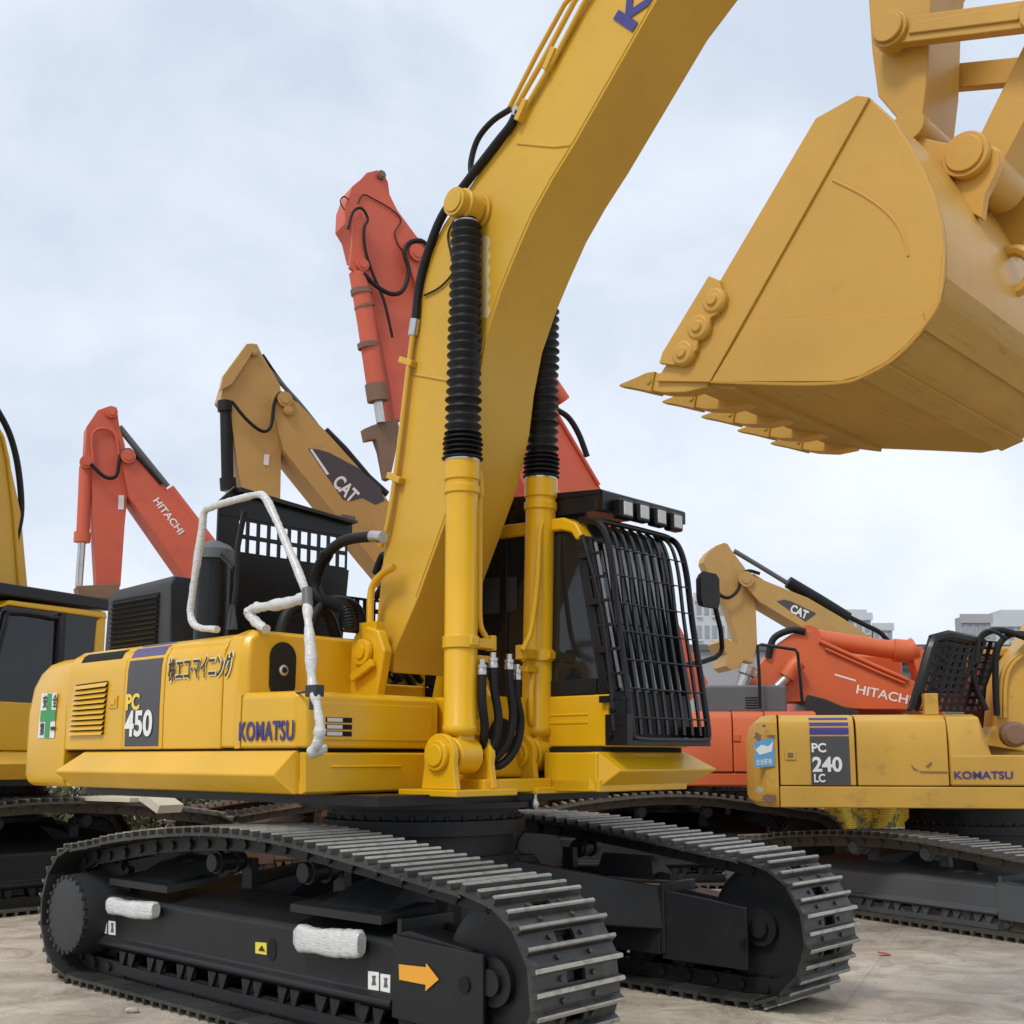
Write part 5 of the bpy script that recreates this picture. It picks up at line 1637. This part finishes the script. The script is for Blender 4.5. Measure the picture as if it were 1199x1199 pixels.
c = a7(872, 790, Y=-.6); mb = MB(); mb.lathe(c - V((.1, 0, .35)), c + V((.08, 0, .12)), [(0, .10), (.7, .10), (.75, .13), (1, .14)], 18); mb.build('exhaust_pipe', M['steel'], E7)
bm7 = bgpoly(F7, E7, 'boom', [(225, 610), (262, 545), (300, 500), (340, 455), (380, 428), (430, 415), (455, 420), (480, 450), (620, 510), (790, 580), (900, 640), (890, 720), (790, 692), (600, 690), (440, 665), (330, 665), (270, 680)], -.33, .66, M['orange'], offz=Z6)
bgtube(F7, bm7, 'boom_pipe', [(480, 452), (560, 488), (660, 532), (790, 588)], -.36, .03, M['orange'], offz=Z6)
bgtube(F7, bm7, 'boom_pipe', [(500, 478), (580, 514), (680, 558), (780, 600)], -.36, .022, M['orange'], offz=Z6)
bgtube(F7, E7, 'arm_cylinder', [(440, 438), (470, 442), (620, 466), (745, 484)], -.1, .135, M['orange'], offz=Z6)
bgtube(F7, E7, 'arm_cylinder', [(740, 484), (790, 488), (815, 478)], -.1, .17, M['orange'], offz=Z6)
bgpin(F7, E7, 440, 440, -.2, .18, M['orange'], offz=Z6)
bgtube(F7, E7, 'boom_hose', [(300, 510), (315, 450), (345, 425), (390, 413), (430, 420)], -.35, .05, M['rubber'], offz=Z6, sm=5)
bgtube(F7, E7, 'boom_cylinder_rod', [(330, 615), (385, 560)], -.45, .07, M['steel'], offz=Z6)
bgtube(F7, E7, 'boom_cylinder', [(365, 580), (390, 540), (410, 525)], -.45, .12, M['orange'], offz=Z6)
bgtube(F7, E7, 'hand_rail', [(272, 690), (268, 560), (262, 468), (275, 464), (395, 482), (404, 495), (412, 580), (420, 668)], -1.25, .022, M['gloss_black'], offz=Z6)
quadtext(F7, bm7, 'HITACHI', (800 + 608 / 3, 600 + 636 / 3), (800 + 800 / 3, 600 + 676 / 3), (800 + 612 / 3, 600 + 604 / 3), -.334, M['white'], bold=.015)
bgpoly(F7, bm7, 'boom_stripe', [(533, 566), (607, 588), (607, 594), (533, 572)], -.331, -.004, M['white'], 0, offz=Z6)
bgpoly(F7, E7, 'boom_bracket', [(430, 672), (440, 640), (500, 655), (560, 680), (620, 700), (620, 760), (430, 760)], -.45, .9, M['greyblack'], offz=Z6)
mb = MB(); mb.bx(xr + .02, xr + 1.5, -1.4, -.5, zb7 + .05, zt7 - .3); mb.bx(xr + .02, xr + 1.6, .4, 1.4, zb7 + .05, zt7 + .9); mb.build('cab', M['orange'], E7, bevel=.05)
bgpoly(F7, E7, 'arm', [(800, 480), (840, 470), (900, 660), (960, 800), (930, 810), (860, 690)], -.2, .4, M['orange'], offz=Z6)

# ---- weathered yellow excavator at the right edge
F8 = Frame(5.25, 13.3, 99)
E8 = thing('excavator', 'weathered yellow excavator cut by the right edge, with chipped counterweight and raised perforated bonnet', 'excavator', F8)
rz8 = Frame(0, 0, 149).rz - F8.rz
undercarriage(E8, rz8, 1.29, .6, 2.5, 'dusty', M['slate'], zs=.74, N=44, ztop=1.15)
a8 = F8.at
YS = -1.4


def X8(u, v=900): return a8(u, v, Y=YS).x


zb8 = a8(1000, 946, Y=YS).z; zs8 = a8(1000, 921, Y=YS).z; zt8 = a8(1000, 836, Y=YS).z
sec8 = [(YS, zs8 + .01), (YS - .005, zs8 + .4), (YS, zt8 - .16), (YS + .03, zt8 - .07), (YS + .12, zt8 - .015), (YS + .3, zt8), (-.3, zt8 + .01)]
d0 = hood_panel('engine_door', X8(914), X8(1003) - .004, M['oldyellow'], sec=sec8, parent=E8)
d1 = hood_panel('engine_door', X8(1004) + .006, X8(1112) - .006, M['oldyellow'], sec=sec8, parent=E8)
mb = MB(); mb.loft([[(x, YS, zs8 + .01), (x, YS, zt8 - .3), (x, YS + .1, zt8 - .03), (x, YS + .3, zt8), (x, -.5, zt8), (x, -.5, zs8 + .01)] for x in (X8(1113), X8(1152))] + [[(X8(1166), YS + .04, zs8 + .01), (X8(1166), YS + .04, zs8 + .27), (X8(1166), YS + .1, zs8 + .30), (X8(1166), YS + .3, zs8 + .31), (X8(1166), -.5, zs8 + .31), (X8(1166), -.5, zs8 + .01)]])
mb.build('fuel_tank', M['oldyellow'], E8, bevel=.02)
mb = MB(); mb.bx(X8(1114), X8(1230), YS - .006, -.55, zs8 + .012, a8(1150, 884, Y=YS).z); tb8 = mb.build('tool_box', M['oldyellow'], E8, bevel=.02)
mb = MB(); mb.bx(X8(913), X8(1240), YS - .01, -.4, zb8, zs8); mb.build('side_skirt', M['oldyellow'], E8, bevel=.012)
mb = MB()
xc8 = X8(912); xt8 = X8(884)
lv_ = []
for z, sf in ((zb8 - .0, .06), (zb8 + .06, .0), (zs8, 0), (zt8 - .25, .0), (zt8 - .08, .04), (zt8, .14)):
    lv_.append([(xc8, YS + sf * .4, z), (xt8 + .12 + sf, YS + .02 + sf * .4, z), (xt8 + .02 + sf, YS + .18 + sf, z), (xt8 - .02 + sf, YS + .6, z), (xt8 + .0 + sf, .6, z), (xt8 + .2 + sf, 1.3, z), (xc8, 1.4 - sf, z)])
mb.loft(lv_); cw8 = mb.build('counterweight', M['oldyellow'], E8, bevel=.015)
mb = MB(); mb.bx(xc8 + .01, X8(1112), -.29, 1.4, zb8 + .02, zt8); mb.bx(X8(1113), X8(1260), .3, 1.4, zb8 + .02, zt8 - .2); mb.build('engine_cover', M['oldyellow'], E8, bevel=.03)
hood_panel('decal_panel', X8(950), X8(996), M['decal'], z0=zs8 + .015, z1=a8(970, 862, Y=YS).z, off=.004, thick=.006, bevel=0, parent=d0, sec=sec8)
for va, vb in ((860, 852), (850, 846), (843, 840.5)):
    hood_panel('decal_stripe', X8(950), X8(996), M['navy'], z0=a8(970, va, Y=YS).z, z1=min(a8(970, vb, Y=YS).z, zt8 - .004), off=.004, thick=.006, bevel=0, parent=d0, sec=sec8)
for body, u0, u1, vb, vt in (('PC', 951, 968, 881, 870), ('240', 952, 987, 904, 886), ('LC', 954, 967, 916, 906)):
    quadtext(F8, d0, body, (u0, vb), (u1, vb), (u0, vt), YS - .012, M['white'], 'model_letters', .03)
quadtext(F8, tb8, 'KOMATSU', (1118, 912), (1187, 912), (1118, 903), YS - .012, M['navy'], 'maker_name', .02)
c = a8(926, 884, Y=YS - .01); mb = MB(); mb.box(c, (.11, .012, .10)); mb.mi = 1; mb.box(c + V((0, -.006, 0)), (.055, .012, .05)); mb.build('door_latch', [M['oldyellow'], M['rust']], d0, bevel=.003)
mb = MB(); mb.prism([a8(u, v, Y=YS - .004) for u, v in ((884, 868), (906, 864), (908, 897), (884, 899))], (0, -.003, 0)); sk8 = mb.build('blue_sticker', M['lblue'], cw8)
mb = MB(); mb.prism([a8(u, v, Y=YS - .008) for u, v in ((885, 878), (892, 872), (900, 874), (906, 868), (904, 880), (890, 884))], (0, -.002, 0)); mb.build('sticker_cloud', M['white'], sk8)
quadtext(F8, sk8, '企业服务', (886, 896), (905, 895), (886, 889), YS - .008, M['white'], 'sticker_letters', .02)
# rust scars
random.seed(21)
def scar(u, v, ru, rv, par, mat, Y=YS - .0065, n=14):
    mb = MB(); mb.prism([a8(u + math.cos(2 * PI * k / n) * ru * random.uniform(.5, 1.2), v + math.sin(2 * PI * k / n) * rv * random.uniform(.5, 1.2), Y=Y) for k in range(n)], (0, -.0015, 0)); mb.build('rust_scar', mat, par)
scar(888, 863, 5, 6, cw8, M['rust']); scar(904, 862, 6, 2, cw8, M['rust']); scar(895, 850, 3, 2, cw8, M['rust']); scar(900, 934, 9, 6, cw8, M['rust']); scar(890, 925, 5, 4, cw8, M['stone'])
for pts in ([(1067, 894), (1072, 900), (1078, 903), (1070, 901)], [(1078, 903), (1110, 903.5), (1110, 905), (1078, 904.4)], [(1085, 897), (1091, 892), (1092, 894), (1087, 899)]):
    mb = MB(); mb.prism([a8(u, v, Y=YS - .010) for u, v in pts], (0, -.002, 0)); mb.build('scratch', M['rust'], d1)
# raised perforated bonnet leaning
xb8 = a8(1100, 800, Y=-.9).x
A8, B8, C8 = a8(1090, 742, Y=-1.0), a8(1152, 748, Y=-.4), a8(1060, 830, Y=-1.0)
mb = MB()
u_ = a8(1088, 742, Y=-1.0) - a8(1062, 830, Y=-1.0)
perforated(mb, a8(1062, 832, Y=-1.0), V((.26, .12, .0)), u_, 3, 8, .66, .62, .03)
perforated(mb, a8(1078, 832, Y=-.9), V((.7, .55, 0)), u_ * .98, 8, 10, .62, .58, .025)
mb.tube([a8(1070, 832, Y=-1.05), a8(1090, 760, Y=-1.05), a8(1094, 748, Y=-1.0), a8(1110, 744, Y=-.95), a8(1150, 752, Y=-.4)], .06, 8)
mb.prism([a8(u, v, Y=-.55) for u, v in ((1100, 750), (1135, 752), (1128, 812), (1084, 812))], (0, .04, 0))
mb.build('raised_bonnet', M['gloss_black'], E8)
mb = MB(); mb.prism([a8(u, v, Y=-.2) for u, v in ((1108, 775), (1148, 775), (1142, 832), (1095, 832))], (0, .3, 0)); mb.build('engine_fan_guard', M['redpaper'], E8)
mb = MB(); c = a8(1090, 822, Y=-1.2); mb.bx(c.x - .07, c.x + .07, -1.25, -1.1, zt8 - .01, a8(1090, 812, Y=-1.2).z); mb.build('filler_neck', M['oldyellow'], E8, bevel=.01)
# cab glass, boom root and pipes at the frame edge
mb = MB(); mb.bx(a8(1150, 800, Y=.4).x, a8(1150, 800, Y=.4).x + 1.9, .42, 1.4, zs8 + .3, a8(1170, 771, Y=.4).z); mb.build('cab_glass', M['glass'], E8)
mb = MB(); c = a8(1152, 762, Y=.4); mb.bx(c.x, c.x + 1.9, .38, 1.42, a8(1170, 771, Y=.4).z + .01, a8(1170, 757, Y=.4).z); mb.build('cab_roof', M['oldyellow'], E8, bevel=.04, seg=3)
bm8 = bgpoly(F8, E8, 'boom', [(1150, 872), (1168, 850), (1172, 800), (1180, 778), (1200, 752), (1235, 690), (1300, 590), (1360, 500), (1420, 560), (1340, 660), (1260, 800), (1200, 880)], -.32, .64, M['oldyellow'])
for du in (0, 6):
    bgtube(F8, bm8, 'boom_pipe', [(1171 + du, 840), (1172 + du, 800), (1180 + du, 778), (1204 + du, 755), (1240 + du, 700)], -.36, .025, M['oldyellow'], sm=4)
bgtube(F8, E8, 'boom_hose', [(1155, 832), (1142, 800), (1138, 770), (1150, 745), (1172, 738), (1205, 748)], -.5, .035, M['rubber'], sm=6)
bgtube(F8, E8, 'boom_hose', [(1168, 838), (1166, 790), (1170, 756), (1190, 742), (1230, 750)], -.45, .035, M['rubber'], sm=6)
bgtube(F8, E8, 'hand_rail', [(1143, 775), (1150, 742), (1165, 740), (1178, 748)], -1.0, .02, M['gloss_black'], sm=4)
c = a8(1187, 860, Y=-.6)
mb = MB(); mb.lathe(c - V((.0, .12, 0)), c + V((0, .1, 0)), [(0, .10), (.2, .14), (.8, .14), (1, .1)], 16); mb.build('swing_joint', M['rust'], E8)
mb = MB(); mb.cyl(V((6.2, 0, 5.8)), V((6.2, .1, 5.8)), .1); mb.bm.free()

# ================================================================== BACKGROUND
def wpt(u, v, y):
    r = ray(u, v); k = y / r.y
    return V((0, 0, EYE)) + r * k


# long grey yard wall / workshop
a = wpt(812, 762, 42); b = wpt(905, 762, 42)
wl = thing('workshop', 'plain grey workshop wall between the mirror and the distant apartment block', 'building', None, loc=(a.x + 2, 42, 0))
mb = MB(); mb.bx(-7.0, 10.5, 0, 8, 0, a.z); mb.build('wall', M['concretewall'], wl)
mb = MB(); mb.bx(-7.1, 10.6, -.15, 8.1, a.z + .004, a.z + .22); mb.build('roof', M['slate'], wl)
# dark corrugated shed
s0 = wpt(1040, 760, 34); s1 = wpt(1215, 760, 34)
sh = thing('shed', 'dark corrugated steel shed behind the low orange boom tip', 'shed', None, loc=(s0.x, 34, 0))
mb = MB()
Wd = s1.x - s0.x + 1
hz_ = wpt(1050, 774, 34).z
mb.bx(0, Wd, .05, 6, 0, hz_)
k = 0
while k * .28 < hz_ - .1:
    mb.prism([(0, .05, k * .28 + .02), (0, -.03, k * .28 + .09), (0, -.03, k * .28 + .18), (0, .05, k * .28 + .25)], (Wd, 0, 0)); k += 1
mb.build('wall', M['sheddark'], sh, smooth=20)
mb = MB(); mb.bx(-.2, Wd + .2, -.2, 6.2, hz_ + .004, wpt(1050, 762, 34).z); mb.build('roof', M['concretewall'], sh)


def building(label, u0, u1, vt, y, floors, cols, mat, name='apartment_block', rot=0, step=None):
    a = wpt(u0, vt, y); b = wpt(u1, vt, y)
    w = b.x - a.x; h = a.z
    t = thing(name, label, 'building', None, loc=((a.x + b.x) / 2, y, 0), rz=rot)
    mb = MB(); mb.bx(-w / 2, w / 2, 0, w * .6, 0, h)
    if step: mb.bx(-w / 2 + w * step[0], -w / 2 + w * step[1], .6, w * .5, h, h + step[2])
    mb.bx(-w / 2 - .2, w / 2 + .2, -.3, .0, h - .8, h + .3)
    mb.build('wall', mat, t)
    fh = 3.1
    nf = floors
    for f in range(nf):
        for c in range(cols):
            x = -w / 2 + w * (c + .5) / cols
            z = h - 2.6 - f * fh
            mb = MB(); mb.bx(x - w / cols * .30, x + w / cols * .30, -.08, -.01, z, z + 1.7)
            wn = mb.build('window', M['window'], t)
            mb = MB(); mb.bx(x - w / cols * .36, x + w / cols * .36, -.35, -.09, z - .35, z - .1); mb.build('balcony', mat, wn) if c % 2 == 0 else mb.bm.free()
    return t


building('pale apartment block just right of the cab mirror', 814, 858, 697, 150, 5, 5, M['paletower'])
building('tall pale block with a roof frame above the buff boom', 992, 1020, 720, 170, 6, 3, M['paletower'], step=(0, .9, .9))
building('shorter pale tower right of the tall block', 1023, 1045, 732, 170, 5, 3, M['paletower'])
building('square beige grey office block near the right edge', 1126, 1160, 722, 140, 4, 4, M['concretewall'], 'office_block')
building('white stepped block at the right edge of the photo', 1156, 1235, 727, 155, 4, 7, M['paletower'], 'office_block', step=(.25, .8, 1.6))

# yellow netting fence behind the weathered machine
nt = thing('net_fence', 'yellow netting tangled with dry weeds, seen under the weathered yellow excavator', 'fence', None, loc=(7.4, 19.5, 0), rz=R(4))
mb = MB()
nx_, nz_ = 40, 8
pts_ = [[V((-2.6 + 4.6 * i / nx_, .18 * math.sin(i * .9) + .1 * math.sin(i * .33 + j), 1.5 * j / nz_)) for i in range(nx_ + 1)] for j in range(nz_ + 1)]
mb.loft([r + [p + V((0, .02, 0)) for p in r[::-1]] for r in pts_])
mb.build('netting', M['net'], nt, smooth=60)
for x in (-2.6, -.4, 2.0):
    mb = MB(); mb.cyl((x, -.28, 0), (x + .15, -.28, 1.6), .05, n=10); mb.build('fence_post', M['rust'], nt)

# low scrub hedge behind the orange machine
hm = paint('dry_scrub_leaves', (.075, .08, .04), .9, .6, (.16, .12, .06), .0, 3)
def scrub(label, x0, x1, y, h, n):
    mb = MB()
    for k in range(n):
        x = random.uniform(x0, x1); yy = y + random.gauss(0, .35); z = h * random.random() ** 1.3
        s = random.uniform(.04, .10)
        d = V((random.gauss(0, 1), random.gauss(0, 1), random.gauss(0, 1))).normalized(); e = d.orthogonal().normalized()
        mb.prism([V((x, yy, z)), V((x, yy, z)) + d * s * 2, V((x, yy, z)) + d * s + e * s], e.cross(d) * .004)
    mb.tube([(x0, y, .05), (x1, y, .05)], .05, 6)
    o = mb.build('scrub_hedge', hm); tag(o, label, 'hedge'); return o


scrub('low dark scrub behind the orange excavator crawlers', 1.5, 6.4, 20.6, 1.2, 9000)
scrub('low dark scrub far behind the left excavators', -9, 1, 22.5, 1.15, 14000)

# ground
mb = MB()
mb._faces([V((-600, -60, 0)), V((600, -60, 0)), V((600, 900, 0)), V((-600, 900, 0))], [(0, 1, 2, 3)])
g = mb.build('ground', M['ground']); tag(g, 'dusty stained concrete yard', None, kind='structure')
if 'category' in g: del g['category']
# grit swept over the slab
mb = MB()
random.seed(77)
for k in range(2600):
    q = random.random() ** 1.6
    y = 3.6 + 13 * q
    x = random.uniform(-.5, .5) * y * .95
    r = random.choice((.003, .004, .005, .006, .009)) * random.uniform(.8, 1.5)
    c = V((x, y, r * .4))
    a_ = random.uniform(0, 6)
    pts_ = [c + V((math.cos(a_ + 2.1 * i) * r, math.sin(a_ + 2.1 * i) * r, -r * .4)) for i in range(3)]
    vs_ = mb._faces(pts_ + [c + V((0, 0, r * .7))], [(0, 1, 2), (0, 1, 3), (1, 2, 3), (2, 0, 3)])
o = mb.build('grit', M['stone']); tag(o, 'fine grit scattered over the concrete yard', 'grit', None, 'stuff')
# litter
r_ = Frame(0, 0, 90)
def gp(u, v):
    r = ray(u, v); k = -EYE / r.z; return V((0, 0, EYE)) + r * k


p = gp(155, 1186)
mb = MB(); random.seed(2)
bm_ = mb.bm; bmesh.ops.create_icosphere(bm_, subdivisions=2, radius=.035)
for v in bm_.verts: v.co = V((v.co.x * 1.4, v.co.y * .9, v.co.z * .6)) * random.uniform(.85, 1.1)
o = mb.build('stone', M['stone']); o.location = p + V((0, 0, .018)); tag(o, 'pale pebble on the concrete at the lower left', 'stone')
p = gp(1036, 1119)
mb = MB(); mb.box((0, 0, 0), (.10, .05, .012), Matrix.Rotation(R(12), 3, 'Y')); o = mb.build('litter_scrap', M['redpaper']); o.location = p + V((0, 0, .018)); tag(o, 'small red paper scrap on the concrete right of the crawlers', 'litter')
p = gp(1090, 1088)
mb = MB(); mb.box((0, 0, 0), (.06, .03, .01)); o = mb.build('litter_scrap', M['white']); o.location = p + V((0, 0, .01)); tag(o, 'tiny white scrap on the concrete by the right edge crawler', 'litter')

# ================================================================== light, sky, camera
w = bpy.data.worlds.new('World'); SC.world = w; w.use_nodes = True
n, l = w.node_tree.nodes, w.node_tree.links
bg = n['Background']
SUN_EL, SUN_AZ = 52, 215        # azimuth clockwise from +Y: behind and left of the camera
sky = n.new('ShaderNodeTexSky'); sky.sky_type = 'NISHITA'; sky.sun_disc = False
sky.sun_elevation = R(SUN_EL); sky.sun_rotation = R(SUN_AZ)
sky.air_density = 1.0; sky.dust_density = 2.5; sky.ozone_density = 1.0
tc = n.new('ShaderNodeTexCoord')
mp = n.new('ShaderNodeMapping'); mp.inputs['Scale'].default_value = (1, 1, 1.5); mp.inputs['Location'].default_value = (.95, .2, .15)
l.new(tc.outputs['Generated'], mp.inputs['Vector'])
nz = n.new('ShaderNodeTexNoise'); nz.inputs['Scale'].default_value = 3.4; nz.inputs['Detail'].default_value = 9; nz.inputs['Roughness'].default_value = .53; nz.inputs['Distortion'].default_value = .2
l.new(mp.outputs['Vector'], nz.inputs['Vector'])
cr = n.new('ShaderNodeValToRGB'); e = cr.color_ramp.elements
e[0].position = .34; e[0].color = (4.65, 5.25, 6.15, 1); e[1].position = .68; e[1].color = (6.75, 7.05, 7.6, 1)
l.new(nz.outputs['Fac'], cr.inputs['Fac'])
mx = n.new('ShaderNodeMix'); mx.data_type = 'RGBA'; mx.inputs['Factor'].default_value = .90
l.new(sky.outputs['Color'], mx.inputs['A']); l.new(cr.outputs['Color'], mx.inputs['B'])
l.new(mx.outputs['Result'], bg.inputs['Color'])
bg.inputs['Strength'].default_value = .102

sl = bpy.data.lights.new('sun', 'SUN'); sl.energy = 1.25; sl.angle = R(14); sl.color = (1, .95, .88)
so = bpy.data.objects.new('sun', sl); COL.objects.link(so)
d = V((math.sin(R(SUN_AZ)) * math.cos(R(SUN_EL)), math.cos(R(SUN_AZ)) * math.cos(R(SUN_EL)), math.sin(R(SUN_EL))))
so.rotation_euler = d.to_track_quat('Z', 'Y').to_euler()

cam = bpy.data.cameras.new('camera'); co = bpy.data.objects.new('camera', cam); COL.objects.link(co)
cam.sensor_width = 36; cam.lens = FPX / 1199 * 36
cam.shift_y = (PY - 599.5) / 1199
cam.clip_end = 2000; cam.clip_start = .05
co.location = (0, 0, EYE); co.rotation_euler = (R(90) + PITCH, 0, 0)
SC.camera = co
SC.view_settings.view_transform = 'Standard'; SC.view_settings.look = 'None'; SC.view_settings.gamma = 1; SC.view_settings.exposure = .55
SC.render.resolution_x = 1024; SC.render.resolution_y = 1024
